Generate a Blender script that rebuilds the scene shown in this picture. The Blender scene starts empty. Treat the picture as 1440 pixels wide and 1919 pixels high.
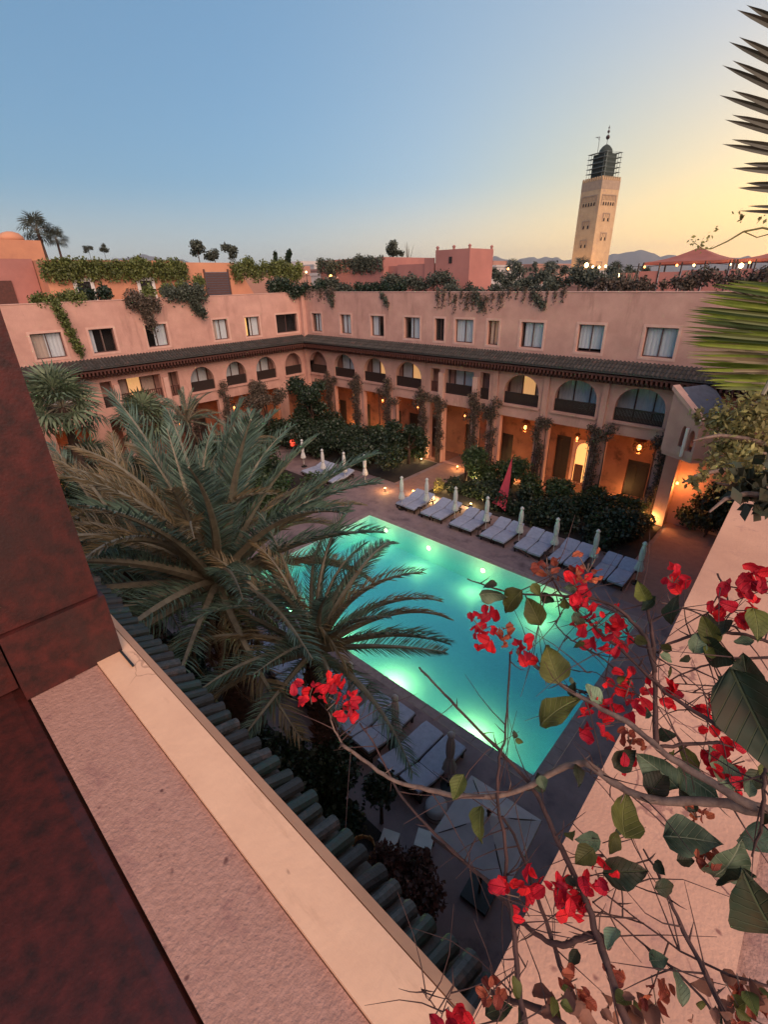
import bpy, bmesh, math, random
import numpy as np
from mathutils import Vector, Matrix, Euler
from mathutils.geometry import tessellate_polygon
random.seed(7); rng = np.random.default_rng(7)
PI = math.pi
scene = bpy.context.scene
col = scene.collection

# ------------------------------------------------------------------ camera
H = 12.0
FPX = 896.2238838593847
MR = np.array([[0.7353214703845761, 0.6773882922739953, -0.021152699156020804],
               [0.2827895187507038, -0.3350404876026179, -0.8987646854164583],
               [-0.6158996860497742, 0.6548992083955516, -0.43792077316184663]])
cam_d = bpy.data.cameras.new('camera'); cam = bpy.data.objects.new('camera', cam_d); col.objects.link(cam)
R3 = Matrix([[MR[0][i], -MR[1][i], -MR[2][i]] for i in range(3)])
cam.matrix_world = Matrix.Translation((0, 0, H)) @ R3.to_4x4()
cam_d.sensor_fit = 'VERTICAL'; cam_d.sensor_height = 36.0; cam_d.sensor_width = 27.0
cam_d.lens = FPX / 1919 * 36.0
cam_d.clip_start = 0.05; cam_d.clip_end = 60000
scene.camera = cam

# ------------------------------------------------------------------ world, fill sun, exposure
world = bpy.data.worlds.new('World'); scene.world = world; world.use_nodes = True
wt = world.node_tree; wn = wt.nodes; wl = wt.links
bg = wn['Background']
SUN_EL = 6.0; SUN_AZ = 8.0      # degrees; azimuth from +Y toward +X
sky = wn.new('ShaderNodeTexSky'); sky.sky_type = 'NISHITA'; sky.sun_disc = False
sky.sun_elevation = math.radians(SUN_EL); sky.sun_rotation = math.radians(SUN_AZ)
sky.altitude = 400; sky.air_density = 1.0; sky.dust_density = 1.0; sky.ozone_density = 5.0
# afterglow: the sky's colour compressed a little and warmed low down toward where the sun went down
SKYS = 0.15
def vmath(op, a, b=None):
    n = wn.new('ShaderNodeVectorMath'); n.operation = op
    wl.new(a, n.inputs[0])
    if b is not None:
        if isinstance(b, tuple): n.inputs[1].default_value = b
        else: wl.new(b, n.inputs[1])
    return n
def sstep(src, lo, hi, o0=0.0, o1=1.0, kind='SMOOTHSTEP'):
    n = wn.new('ShaderNodeMapRange'); n.interpolation_type = kind; wl.new(src, n.inputs[0])
    for i, v in zip((1, 2, 3, 4), (lo, hi, o0, o1)): n.inputs[i].default_value = v
    return n.outputs[0]
def mixc(fac, a, b):
    n = wn.new('ShaderNodeMix'); n.data_type = 'RGBA'; wl.new(fac, n.inputs[0])
    for k, v in ((6, a), (7, b)):
        if isinstance(v, tuple): n.inputs[k].default_value = v
        else: wl.new(v, n.inputs[k])
    return n.outputs[2]
v1 = vmath('MULTIPLY', sky.outputs[0], (SKYS,)*3)
gm = wn.new('ShaderNodeGamma'); gm.inputs[1].default_value = 0.5; wl.new(v1.outputs[0], gm.inputs[0])
tcw = wn.new('ShaderNodeTexCoord'); nrm = vmath('NORMALIZE', tcw.outputs['Generated'])
sepw = wn.new('ShaderNodeSeparateXYZ'); wl.new(nrm.outputs[0], sepw.inputs[0])
sa = math.radians(SUN_AZ)
dt = vmath('DOT_PRODUCT', nrm.outputs[0], (math.sin(sa)*.99, math.cos(sa)*.99, .10))
near = sstep(dt.outputs['Value'], 0.40, 0.95)
glow = sstep(dt.outputs['Value'], 0.66, 1.0)
low = sstep(sepw.outputs[2], 0.42, 0.0)
lowest = sstep(sepw.outputs[2], 0.16, 0.0)
c1 = mixc(near, (.82, .84, .86, 1), (1.25, .98, .82, 1))
base = vmath('MULTIPLY', gm.outputs[0], c1)
gl = wn.new('ShaderNodeMath'); gl.operation = 'MULTIPLY'; wl.new(glow, gl.inputs[0]); wl.new(low, gl.inputs[1])
c2 = mixc(gl.outputs[0], (1, 1, 1, 1), (1.35, 1.0, .42, 1))
b2 = vmath('MULTIPLY', base.outputs[0], c2)
lw_ = wn.new('ShaderNodeMath'); lw_.operation = 'MULTIPLY'; lw_.inputs[1].default_value = .62; wl.new(lowest, lw_.inputs[0])
hz_col = mixc(near, (.62, .60, .56, 1), (1.25, .84, .36, 1))
fin = mixc(lw_.outputs[0], b2.outputs[0], hz_col)
v3 = vmath('MULTIPLY', fin, (1/SKYS,)*3)
wl.new(v3.outputs[0], bg.inputs[0]); bg.inputs[1].default_value = SKYS
sun_d = bpy.data.lights.new('sun', 'SUN'); sun = bpy.data.objects.new('sun', sun_d); col.objects.link(sun)
sun_d.energy = 3.3; sun_d.angle = math.radians(60); sun_d.color = (1.0, 0.69, 0.50)
sdir = Vector((0.85, -0.42, 0.62)).normalized()  # wide soft fill added from behind the camera, opposite the sunset glow
sun.rotation_euler = sdir.to_track_quat('Z', 'Y').to_euler()
vs = scene.view_settings
vs.view_transform = 'Standard'; vs.look = 'None'; vs.exposure = 0.32; vs.gamma = 1.0; vs.use_curve_mapping = False

# ------------------------------------------------------------------ pixel rays to real planes
def ray(px, py):
    v = np.array([px - 720, py - 959.5, FPX]); w = MR.T @ v
    return w / np.linalg.norm(w)
def on_z(px, py, z):
    w = ray(px, py); t = (z - H) / w[2]; return Vector((w[0]*t, w[1]*t, z))
def on_y(px, py, y):
    w = ray(px, py); t = y / w[1]; return Vector((w[0]*t, y, H + w[2]*t))
def on_x(px, py, x):
    w = ray(px, py); t = x / w[0]; return Vector((x, w[1]*t, H + w[2]*t))
def at(px, py, d):
    w = ray(px, py); return Vector((w[0]*d, w[1]*d, H + w[2]*d))
def az_el(az, el, d):          # azimuth degrees from +Y toward -X
    a = math.radians(az); return Vector((-math.sin(a)*d, math.cos(a)*d, H + math.tan(math.radians(el))*d))

# ------------------------------------------------------------------ materials
def newmat(name):
    m = bpy.data.materials.new(name); m.use_nodes = True
    nt = m.node_tree; return m, nt, nt.nodes['Principled BSDF']
def mat(name, c1, c2=None, scale=3.0, rough=0.85, bump=0.0, bscale=None, stain=None, metallic=0.0, isl=0.0,
        detail=6, coat=0.0, spec=None, stretch=None, trans=0.0, pits=None, cracks=None):
    """noise-mottled procedural material; isl = per-island value variation"""
    m, nt, b = newmat(name); N = nt.nodes; L = nt.links
    b.inputs['Roughness'].default_value = rough; b.inputs['Metallic'].default_value = metallic
    if spec is not None: b.inputs['Specular IOR Level'].default_value = spec
    if coat: b.inputs['Coat Weight'].default_value = coat
    tc = N.new('ShaderNodeTexCoord'); geo = N.new('ShaderNodeNewGeometry')
    mp = N.new('ShaderNodeMapping'); L.new(geo.outputs['Position'], mp.inputs['Vector'])
    if stretch: mp.inputs['Scale'].default_value = stretch
    n = N.new('ShaderNodeTexNoise'); n.inputs['Scale'].default_value = scale; n.inputs['Detail'].default_value = detail
    n.inputs['Roughness'].default_value = 0.62
    L.new(mp.outputs[0], n.inputs['Vector'])
    ramp = N.new('ShaderNodeMapRange'); ramp.inputs[1].default_value = 0.32; ramp.inputs[2].default_value = 0.68
    L.new(n.outputs['Fac'], ramp.inputs[0])
    mix = N.new('ShaderNodeMix'); mix.data_type = 'RGBA'
    mix.inputs[6].default_value = (*c1, 1); mix.inputs[7].default_value = (*(c2 or [x*0.75 for x in c1]), 1)
    L.new(ramp.outputs[0], mix.inputs[0]); out = mix.outputs[2]
    if stain:
        n2 = N.new('ShaderNodeTexNoise'); n2.inputs['Scale'].default_value = stain[1]; n2.inputs['Detail'].default_value = 8
        n2.inputs['Roughness'].default_value = 0.7
        mp2 = N.new('ShaderNodeMapping'); mp2.inputs['Scale'].default_value = stain[3] if len(stain) > 3 else (1, 1, 1)
        L.new(geo.outputs['Position'], mp2.inputs['Vector']); L.new(mp2.outputs[0], n2.inputs['Vector'])
        r2 = N.new('ShaderNodeMapRange'); r2.inputs[1].default_value = stain[2]; r2.inputs[2].default_value = stain[2] + 0.12
        L.new(n2.outputs['Fac'], r2.inputs[0])
        mx = N.new('ShaderNodeMix'); mx.data_type = 'RGBA'; mx.inputs[7].default_value = (*stain[0], 1)
        L.new(out, mx.inputs[6]); L.new(r2.outputs[0], mx.inputs[0]); out = mx.outputs[2]
    dn_ = None
    if pits or cracks:      # chipped pits and hairline cracks
        nd = N.new('ShaderNodeTexNoise'); nd.inputs['Scale'].default_value = 9; nd.inputs['Detail'].default_value = 6; L.new(geo.outputs['Position'], nd.inputs['Vector'])
        ad = N.new('ShaderNodeVectorMath'); ad.operation = 'MULTIPLY_ADD'; ad.inputs[1].default_value = (.09,)*3; L.new(nd.outputs['Color'], ad.inputs[0]); L.new(geo.outputs['Position'], ad.inputs[2])
    for spec_, feat in ((pits, 'F1'), (cracks, 'DISTANCE_TO_EDGE')):
        if not spec_: continue
        vo = N.new('ShaderNodeTexVoronoi'); vo.feature = feat; vo.inputs['Scale'].default_value = spec_[1]; L.new(ad.outputs[0], vo.inputs['Vector'])
        mk = N.new('ShaderNodeMapRange'); mk.inputs[1].default_value = spec_[2]; mk.inputs[2].default_value = spec_[2]*.4; L.new(vo.outputs['Distance'], mk.inputs[0])
        n3 = N.new('ShaderNodeTexNoise'); n3.inputs['Scale'].default_value = spec_[1]*.37; L.new(geo.outputs['Position'], n3.inputs['Vector'])
        g3 = N.new('ShaderNodeMapRange'); g3.inputs[1].default_value = spec_[3]; g3.inputs[2].default_value = spec_[3]+.03; L.new(n3.outputs['Fac'], g3.inputs[0])
        mm = N.new('ShaderNodeMath'); mm.operation = 'MULTIPLY'; L.new(mk.outputs[0], mm.inputs[0]); L.new(g3.outputs[0], mm.inputs[1])
        mx = N.new('ShaderNodeMix'); mx.data_type = 'RGBA'; mx.inputs[7].default_value = (*spec_[0], 1); L.new(out, mx.inputs[6]); L.new(mm.outputs[0], mx.inputs[0]); out = mx.outputs[2]
    if isl:
        hsv = N.new('ShaderNodeHueSaturation'); mr = N.new('ShaderNodeMapRange')
        mr.inputs[3].default_value = 1 - isl; mr.inputs[4].default_value = 1 + isl
        L.new(geo.outputs['Random Per Island'], mr.inputs[0]); L.new(mr.outputs[0], hsv.inputs['Value'])
        L.new(out, hsv.inputs['Color']); out = hsv.outputs[0]
    L.new(out, b.inputs['Base Color'])
    if bump:
        nb = N.new('ShaderNodeTexNoise'); nb.inputs['Scale'].default_value = bscale or scale*6; nb.inputs['Detail'].default_value = 8
        L.new(mp.outputs[0], nb.inputs['Vector'])
        bp = N.new('ShaderNodeBump'); bp.inputs['Strength'].default_value = 0.8; bp.inputs['Distance'].default_value = bump
        L.new(nb.outputs['Fac'], bp.inputs['Height']); L.new(bp.outputs[0], b.inputs['Normal'])
    if trans:
        tr = N.new('ShaderNodeBsdfTranslucent'); L.new(out, tr.inputs['Color'])
        ms = N.new('ShaderNodeMixShader'); ms.inputs[0].default_value = trans
        L.new(b.outputs[0], ms.inputs[1]); L.new(tr.outputs[0], ms.inputs[2])
        L.new(ms.outputs[0], N['Material Output'].inputs['Surface'])
    return m
def emit(name, c, s):
    m, nt, b = newmat(name)
    b.inputs['Base Color'].default_value = (*c, 1)
    b.inputs['Emission Color'].default_value = (*c, 1); b.inputs['Emission Strength'].default_value = s
    return m

M = {}
M['plaster'] = mat('pink_plaster', (.60, .335, .27), (.46, .245, .20), 0.9, .92, .012, 22, stain=((.40, .21, .17), 1.1, .555, (1, 1, .22)))
M['plaster_far'] = mat('orange_plaster', (.62, .28, .16), (.48, .21, .13), 0.6, .92, .01, 16)
M['arcade_shade_plaster'] = mat('shade_toned_arcade_plaster', (.36, .15, .09), (.22, .09, .06), .8, .92, .01, 16, stain=((.12, .05, .035), .9, .53))  # shade of the arcade recess put into a darker plaster colour
M['plaster_rose'] = mat('rose_plaster', (.42, .18, .15), (.33, .14, .12), 0.6, .92, .01, 16)
M['trim'] = mat('pale_trim_plaster', (.66, .40, .33), (.55, .32, .26), 2.5, .9, .004, 40)
M['ledge'] = mat('cream_ledge', (.86, .52, .335), (.77, .45, .29), 9, .6, .0012, 60, stain=((.66, .38, .24), 7.0, .57, (.4, 2.2, 1)), pits=((.20, .10, .07), 20, .13, .60), cracks=((.55, .31, .20), 4, .010, .50))
M['ledge_edge'] = mat('ochre_ledge_edge', (.60, .32, .20), (.50, .26, .16), 6, .7, .001, 60)
M['rough'] = mat('rough_mauve_plaster', (.48, .26, .205), (.38, .20, .155), 70, .95, .0045, 130, stain=((.33, .165, .14), 9, .56), detail=10, pits=((.13, .055, .05), 26, .20, .52))
M['roofwall'] = mat('salmon_parapet_plaster', (.74, .40, .27), (.56, .29, .20), 3.2, .93, .002, 130, stain=((.47, .235, .185), 6.0, .56), detail=10, pits=((.30, .13, .10), 22, .17, .58), cracks=((.36, .17, .13), 4.5, .012, .49))
M['oxblood'] = mat('oxblood_painted_wood', (.088, .014, .011), (.022, .007, .006), 26, .55, .0012, 120, stain=((.035, .012, .011), 3.0, .52, (1, 1, .5)), detail=9)
M['tile_green'] = mat('glazed_green_tile', (.025, .045, .038), (.04, .035, .03), 22, .42, .004, 40, isl=.35, stain=((.10, .07, .055), 6, .55))
M['tile_dark'] = mat('weathered_dark_tile', (.06, .055, .052), (.028, .028, .026), 12, .6, .006, 40, isl=.3, stain=((.10, .055, .045), 3, .56))
M['cedar'] = mat('carved_cedar', (.11, .035, .025), (.06, .02, .015), 8, .7, .006, 60)
M['darkwood'] = mat('dark_wood', (.035, .018, .014), (.02, .011, .009), 12, .6, .002, 60)
M['floor_gallery'] = mat('terracotta_floor', (.28, .12, .08), (.2, .09, .06), 3, .7)
M['curtain'] = mat('pale_curtain', (.88, .89, .90), (.70, .72, .75), 6, .9, stretch=(6, 6, .6), trans=.25)
M['curtain_warm'] = mat('beige_curtain', (.74, .56, .46), (.6, .44, .36), 6, .9, stretch=(6, 6, .6), trans=.25)
M['curtain_glow'] = mat('self_glowing_curtain', (.62, .40, .25), (.5, .3, .18), 6, .9, stretch=(6, 6, .6))
_p = M['curtain_glow'].node_tree.nodes['Principled BSDF']; _p.inputs['Emission Color'].default_value = (1, .50, .18, 1); _p.inputs['Emission Strength'].default_value = .45  # room light put into the cloth as its own emission
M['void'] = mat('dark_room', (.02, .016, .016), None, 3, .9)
M['frame'] = mat('window_frame_brown', (.12, .06, .05), (.08, .04, .035), 9, .6)
M['white'] = mat('white_paint', (.7, .66, .62), (.6, .57, .54), 5, .7)
M['canvas'] = mat('parasol_canvas', (.66, .66, .66), (.54, .54, .55), 9, .9, .003, 60)
M['canvas_grey'] = mat('taupe_canvas', (.47, .43, .44), (.40, .365, .375), 4, .9, .002, 120, isl=.06)
M['mattress'] = mat('blue_grey_mattress', (.40, .43, .54), (.30, .33, .43), 7, .92, .004, 60)
M['deck'] = mat('pool_deck_stone', (.30, .205, .20), (.19, .13, .135), 1.6, .75, .003, 40, stain=((.13, .085, .09), .8, .56))
M['coping'] = mat('coping_stone', (.34, .25, .235), (.24, .175, .165), 5, .65, .002, 60)
M['path'] = mat('path_terracotta', (.34, .18, .14), (.25, .13, .105), 3, .8, .003, 40)
M['soil'] = mat('garden_soil', (.03, .022, .018), (.018, .014, .012), 2, .95, .03, 8)
M['earth'] = mat('town_ground', (.20, .13, .10), (.14, .10, .08), .05, .95)
M['mount'] = mat('mountain_rock', (.17, .14, .13), (.12, .10, .10), .002, 1.0)
M['pooltile'] = mat('pool_tile', (.66, .82, .86), (.58, .76, .80), 8, .5, .001, 60)
M['bark'] = mat('palm_bark', (.10, .055, .04), (.05, .028, .022), 8, .95, .03, 18)
M['barkred'] = mat('palm_boot', (.13, .055, .04), (.06, .028, .022), 10, .95, .01, 30, isl=.4)
M['frond'] = mat('date_palm_leaflet', (.17, .25, .18), (.08, .13, .095), 2.0, .55, isl=.45, trans=.15)
M['frond_olive'] = mat('date_palm_leaflet_olive', (.32, .23, .12), (.16, .13, .075), 2.0, .5, isl=.4, trans=.15)  # olive brown variant of the leaflet colour
M['rachis'] = mat('palm_rachis', (.30, .26, .18), (.17, .14, .10), 5, .6)
M['fan_green'] = mat('bright_palm_leaflet', (.26, .30, .04), (.12, .17, .02), 14, .8, isl=.7, trans=.3)
M['fan_dark'] = mat('dark_green_leaflet', (.06, .10, .02), (.035, .06, .012), 14, .8, trans=.2)  # darker green, mixed at random among the bright leaflets
M['spike'] = mat('dark_palm_leaflet', (.075, .07, .045), (.045, .045, .03), 9, .5, isl=.2, trans=.1)  # dark olive brown leaflet colour
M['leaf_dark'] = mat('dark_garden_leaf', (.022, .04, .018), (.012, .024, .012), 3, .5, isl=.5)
M['leaf_mid'] = mat('garden_leaf', (.05, .085, .03), (.03, .055, .02), 3, .5, isl=.5, trans=.1)
M['leaf_terr'] = mat('terrace_vine_leaf', (.14, .16, .04), (.075, .095, .025), 2, .6, isl=.5, trans=.1)
M['leaf_dusty'] = mat('dusty_climber_leaf', (.11, .075, .055), (.06, .048, .032), 3, .7, isl=.45)
M['leaf_dusk'] = mat('rooftop_shrub_leaf', (.075, .085, .06), (.045, .055, .04), 2, .7, isl=.45)
M['leaf_yel'] = mat('small_olive_leaf', (.36, .33, .11), (.17, .13, .05), 14, .65, isl=.5, trans=.25)
M['twig'] = mat('twig_bark', (.10, .045, .038), (.035, .018, .017), 45, .8, .0008, 220)
M['twig_pale'] = mat('twig_pale_bark', (.26, .17, .13), (.12, .07, .055), 70, .75, .0008, 220)
M['bleaf'] = mat('bougainvillea_leaf', (.15, .15, .035), (.075, .085, .02), 28, .6, .0006, 160, trans=.25)
M['bleaf_dark'] = mat('bougainvillea_leaf_dark', (.025, .045, .022), (.06, .042, .02), 22, .65, .0006, 160, trans=.12)  # dark green to brown leaf variant
M['bleaf_pale'] = mat('bougainvillea_leaf_grey', (.24, .30, .19), (.06, .10, .055), 16, .6, .0006, 160, trans=.12)
M['bract'] = mat('red_bract', (.80, .025, .045), (.5, .012, .025), 45, .6, .0006, 180, isl=.2, trans=.3)
M['bract_or'] = mat('faded_orange_bract', (.55, .13, .06), (.38, .08, .05), 60, .6, .0006, 180, trans=.3)
M['stone_min'] = mat('minaret_stone', (.62, .42, .24), (.50, .33, .19), .35, .95, .15, 1.2, stain=((.46, .30, .21), .25, .56))
M['min_band'] = mat('minaret_tile_band', (.44, .31, .21), (.34, .24, .17), .8, .8)
M['min_dark'] = mat('lantern_netting', (.045, .06, .05), (.03, .04, .035), .6, .95)
M['scaff'] = mat('scaffold_steel', (.22, .26, .24), None, 2, .6)
M['bronze'] = mat('bronze_ball', (.06, .03, .03), None, 2, .4, metallic=.6)
M['tent'] = mat('red_tent_canvas', (.38, .12, .085), (.27, .085, .065), 1, .9)
M['red'] = mat('pink_sail_cloth', (.50, .05, .075), (.40, .035, .06), 3, .85)
M['brass'] = mat('pierced_brass', (.28, .11, .04), (.16, .06, .03), 20, .45, metallic=.5)
M['iron'] = mat('black_iron', (.02, .02, .02), None, 8, .5)
M['skin'] = mat('skin', (.30, .16, .11), None, 8, .6)
M['shirt'] = mat('white_shirt', (.72, .70, .76), None, 8, .9)
M['trouser'] = mat('dark_trousers', (.02, .02, .025), None, 8, .9)
M['town_a'] = mat('town_wall_pink', (.42, .22, .17), (.34, .18, .14), .3, .95)
M['town_b'] = mat('town_wall_pale', (.55, .48, .45), (.45, .4, .38), .3, .95)
M['e_warm'] = emit('lamp_amber', (1, .36, .09), 6)
M['e_yel'] = emit('lamp_yellow', (1, .62, .24), 7)
M['e_win'] = emit('lit_room', (1, .50, .16), .9)
M['e_pool'] = emit('pool_lamp_lens', (1, .88, .5), 3.5)
M['wood_or'] = mat('split_log', (.50, .25, .08), (.3, .14, .05), 14, .8, .004, 40, stretch=(1, 1, .2))

def glass_mat(name, tint, refl):
    m, nt, b = newmat(name); N = nt.nodes; L = nt.links
    t = N.new('ShaderNodeBsdfTransparent'); t.inputs[0].default_value = (*tint, 1)
    g = N.new('ShaderNodeBsdfGlossy'); g.inputs['Roughness'].default_value = .03
    fr = N.new('ShaderNodeFresnel'); fr.inputs[0].default_value = refl
    gb = N.new('ShaderNodeNewGeometry'); iv = N.new('ShaderNodeMath'); iv.operation = 'SUBTRACT'; iv.inputs[0].default_value = 1
    L.new(gb.outputs['Backfacing'], iv.inputs[1]); mu = N.new('ShaderNodeMath'); mu.operation = 'MULTIPLY'; L.new(fr.outputs[0], mu.inputs[0]); L.new(iv.outputs[0], mu.inputs[1])
    ms = N.new('ShaderNodeMixShader'); L.new(mu.outputs[0], ms.inputs[0]); L.new(t.outputs[0], ms.inputs[1]); L.new(g.outputs[0], ms.inputs[2])
    L.new(ms.outputs[0], N['Material Output'].inputs['Surface']); return m, nt, g, fr
M['glass'], _, _, _ = glass_mat('window_glass', (.95, .96, .97), 1.5)
wm, wnt, wg, wf = glass_mat('pool_water', (.93, 1, .99), 1.33)
_n = wnt.nodes.new('ShaderNodeTexNoise'); _n.inputs['Scale'].default_value = 2.2; _n.inputs['Detail'].default_value = 3
_g = wnt.nodes.new('ShaderNodeNewGeometry'); wnt.links.new(_g.outputs['Position'], _n.inputs['Vector'])
_b = wnt.nodes.new('ShaderNodeBump'); _b.inputs['Strength'].default_value = .35; _b.inputs['Distance'].default_value = .02
wnt.links.new(_n.outputs['Fac'], _b.inputs['Height']); wnt.links.new(_b.outputs[0], wg.inputs['Normal']); wnt.links.new(_b.outputs[0], wf.inputs['Normal'])
va = wnt.nodes.new('ShaderNodeVolumeAbsorption'); va.inputs['Color'].default_value = (.0, .845, .94, 1); va.inputs['Density'].default_value = .42
wnt.links.new(va.outputs[0], wnt.nodes['Material Output'].inputs['Volume'])
M['water'] = wm

# ------------------------------------------------------------------ mesh helpers
class MB:
    def __init__(s): s.v = []; s.f = []
    def add(s, vs_, fs_):
        o = len(s.v); s.v += [tuple(x) for x in vs_]; s.f += [tuple(i + o for i in f) for f in fs_]
    def box(s, a, b):
        x0, y0, z0 = a; x1, y1, z1 = b
        s.hexa([(x0,y0,z0),(x1,y0,z0),(x1,y1,z0),(x0,y1,z0),(x0,y0,z1),(x1,y0,z1),(x1,y1,z1),(x0,y1,z1)])
    def hexa(s, p):
        s.add(p, [(0,3,2,1),(4,5,6,7),(0,1,5,4),(1,2,6,5),(2,3,7,6),(3,0,4,7)])
    def tube(s, pts, r, n=6, caps=True):
        pts = [Vector(p) for p in pts]; k = len(pts)
        rs = r if isinstance(r, (list, tuple)) else [r]*k
        o = len(s.v); up = Vector((0, 0, 1))
        for i, p in enumerate(pts):
            d = (pts[min(i+1, k-1)] - pts[max(i-1, 0)])
            if d.length < 1e-9: d = Vector((0, 0, 1))
            d.normalize()
            a = d.cross(up) if abs(d.z) < .95 else d.cross(Vector((1, 0, 0)))
            a.normalize(); b = d.cross(a)
            for j in range(n):
                t = 2*PI*j/n; s.v.append(tuple(p + (a*math.cos(t) + b*math.sin(t))*rs[i]))
        for i in range(k-1):
            for j in range(n):
                s.f.append((o+i*n+j, o+i*n+(j+1) % n, o+(i+1)*n+(j+1) % n, o+(i+1)*n+j))
        if caps:
            s.f.append(tuple(o+j for j in range(n))[::-1]); s.f.append(tuple(o+(k-1)*n+j for j in range(n)))
    def lathe(s, prof, n=12, c=(0, 0, 0)):
        o = len(s.v)
        for r, z in prof:
            for j in range(n):
                t = 2*PI*j/n; s.v.append((c[0]+r*math.cos(t), c[1]+r*math.sin(t), c[2]+z))
        for i in range(len(prof)-1):
            for j in range(n):
                s.f.append((o+i*n+j, o+i*n+(j+1) % n, o+(i+1)*n+(j+1) % n, o+(i+1)*n+j))
        s.f.append(tuple(o+j for j in range(n))[::-1]); s.f.append(tuple(o+(len(prof)-1)*n+j for j in range(n)))
    def mesh(s, name, m, smooth=False):
        me = bpy.data.meshes.new(name); me.from_pydata(s.v, [], s.f)
        if smooth:
            me.polygons.foreach_set('use_smooth', [True]*len(me.polygons))
        me.materials.append(m if not isinstance(m, str) else M[m]); me.update(); return me
    def build(s, name, m, parent=None, smooth=False, loc=None):
        return link(name, s.mesh(name, m, smooth), parent, loc)
def link(name, me, parent=None, loc=None, rot=None, scale=None):
    o = bpy.data.objects.new(name, me); col.objects.link(o)
    if parent is not None: o.parent = parent
    if loc is not None: o.location = loc
    if rot is not None: o.rotation_euler = rot
    if scale is not None: o.scale = scale if not isinstance(scale, (int, float)) else (scale,)*3
    return o
def tag(o, label=None, cat=None, group=None, kind=None):
    if label: o['label'] = label
    if cat: o['category'] = cat
    if group: o['group'] = group
    if kind: o['kind'] = kind
    return o
def empty(name, loc=(0, 0, 0), rz=0, label=None, cat=None, group=None):
    o = bpy.data.objects.new(name, None); col.objects.link(o); o.location = loc; o.rotation_euler = (0, 0, rz)
    o.empty_display_size = .2
    return tag(o, label, cat, group)
def copy_tree(o, parent=None):
    c = o.copy(); col.objects.link(c)
    if parent is not None: c.parent = parent
    for ch in list(o.children): copy_tree(ch, c)
    return c
def quads_mesh(name, V, F, m):
    """V (n,3) array, F (k,4) array"""
    me = bpy.data.meshes.new(name); k = len(F)
    me.vertices.add(len(V)); me.vertices.foreach_set('co', np.asarray(V, dtype=np.float32).ravel())
    me.loops.add(k*4); me.loops.foreach_set('vertex_index', np.asarray(F, dtype=np.int32).ravel())
    me.polygons.add(k); me.polygons.foreach_set('loop_start', np.arange(0, k*4, 4, dtype=np.int32))
    me.materials.append(M[m]); me.update(calc_edges=True); me.validate(); return me
def leaf_cloud(name, m, blobs, n, size, parent=None, hang=0.0, surf=.55, loc=None, flat=.35):
    """leaf-sized folded quads spread through ellipsoid blobs [(c, (rx,ry,rz), w)]"""
    w = np.array([b[2] if len(b) > 2 else b[1][0]*b[1][1]*b[1][2] for b in blobs], float); w = w/w.sum()
    idx = rng.choice(len(blobs), n, p=w)
    C = np.array([b[0] for b in blobs], float)[idx]; Rr = np.array([b[1] for b in blobs], float)[idx]
    d = rng.normal(size=(n, 3)); d /= np.linalg.norm(d, axis=1)[:, None]
    rad = (surf + (1-surf)*rng.random(n))**1.0; rad *= 1 + .18*rng.normal(size=n)*.6
    P = C + d*Rr*rad[:, None]
    if hang: P[:, 2] -= hang*rng.random(n)**2
    a = rng.normal(size=(n, 3)); a[:, 2] -= .3 + hang; a /= np.linalg.norm(a, axis=1)[:, None]
    b = np.cross(a, rng.normal(size=(n, 3))); b /= np.linalg.norm(b, axis=1)[:, None]
    s = size*(.55 + .9*rng.random(n))[:, None]
    V = np.stack([P - a*s*.5, P + b*s*flat, P + a*s*.5, P - b*s*flat], 1).reshape(-1, 3)
    F = np.arange(n*4).reshape(-1, 4)
    me = quads_mesh(name, V, F, m)
    return link(name, me, parent, loc)

# wing mapping: u along wall, v toward the courtyard, z up
def map_main(u, v, z): return (u, 26.78 - v, z)
def map_left(u, v, z): return (-33.8 + v, u, z)
def mbox(mb, mp, u0, u1, v0, v1, z0, z1):
    mb.hexa([mp(u0,v0,z0), mp(u1,v0,z0), mp(u1,v1,z0), mp(u0,v1,z0), mp(u0,v0,z1), mp(u1,v0,z1), mp(u1,v1,z1), mp(u0,v1,z1)])
def rect_loop(u0, u1, z0, z1): return [(u0, z0), (u1, z0), (u1, z1), (u0, z1)]
def arch_loop(u0, u1, z0, z1, spring, pw=.85, n=14):
    c = (u0+u1)/2; r = (u1-u0)/2
    pts = [(u0, z0), (u1, z0)]
    for i in range(n+1):
        a = PI*i/n; s = max(0, math.sin(a))
        pts.append((c + r*math.cos(a)*(1.0), spring + (z1-spring)*(s**pw)))
    return pts
def sheet(mb, mp, outer, holes, v0, v1):
    loops = [outer] + holes
    flat = [p for l in loops for p in l]
    tris = tessellate_polygon([[Vector((p[0], p[1], 0)) for p in l] for l in loops])
    n = len(flat)
    vs_ = [mp(p[0], v1, p[1]) for p in flat] + [mp(p[0], v0, p[1]) for p in flat]
    fs = [tuple(t) for t in tris] + [tuple(i+n for i in t) for t in tris]
    o = 0
    for l in loops:
        k = len(l)
        for i in range(k): fs.append((o+i, o+(i+1) % k, n+o+(i+1) % k, n+o+i))
        o += k
    mb.add(vs_, fs)

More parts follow.
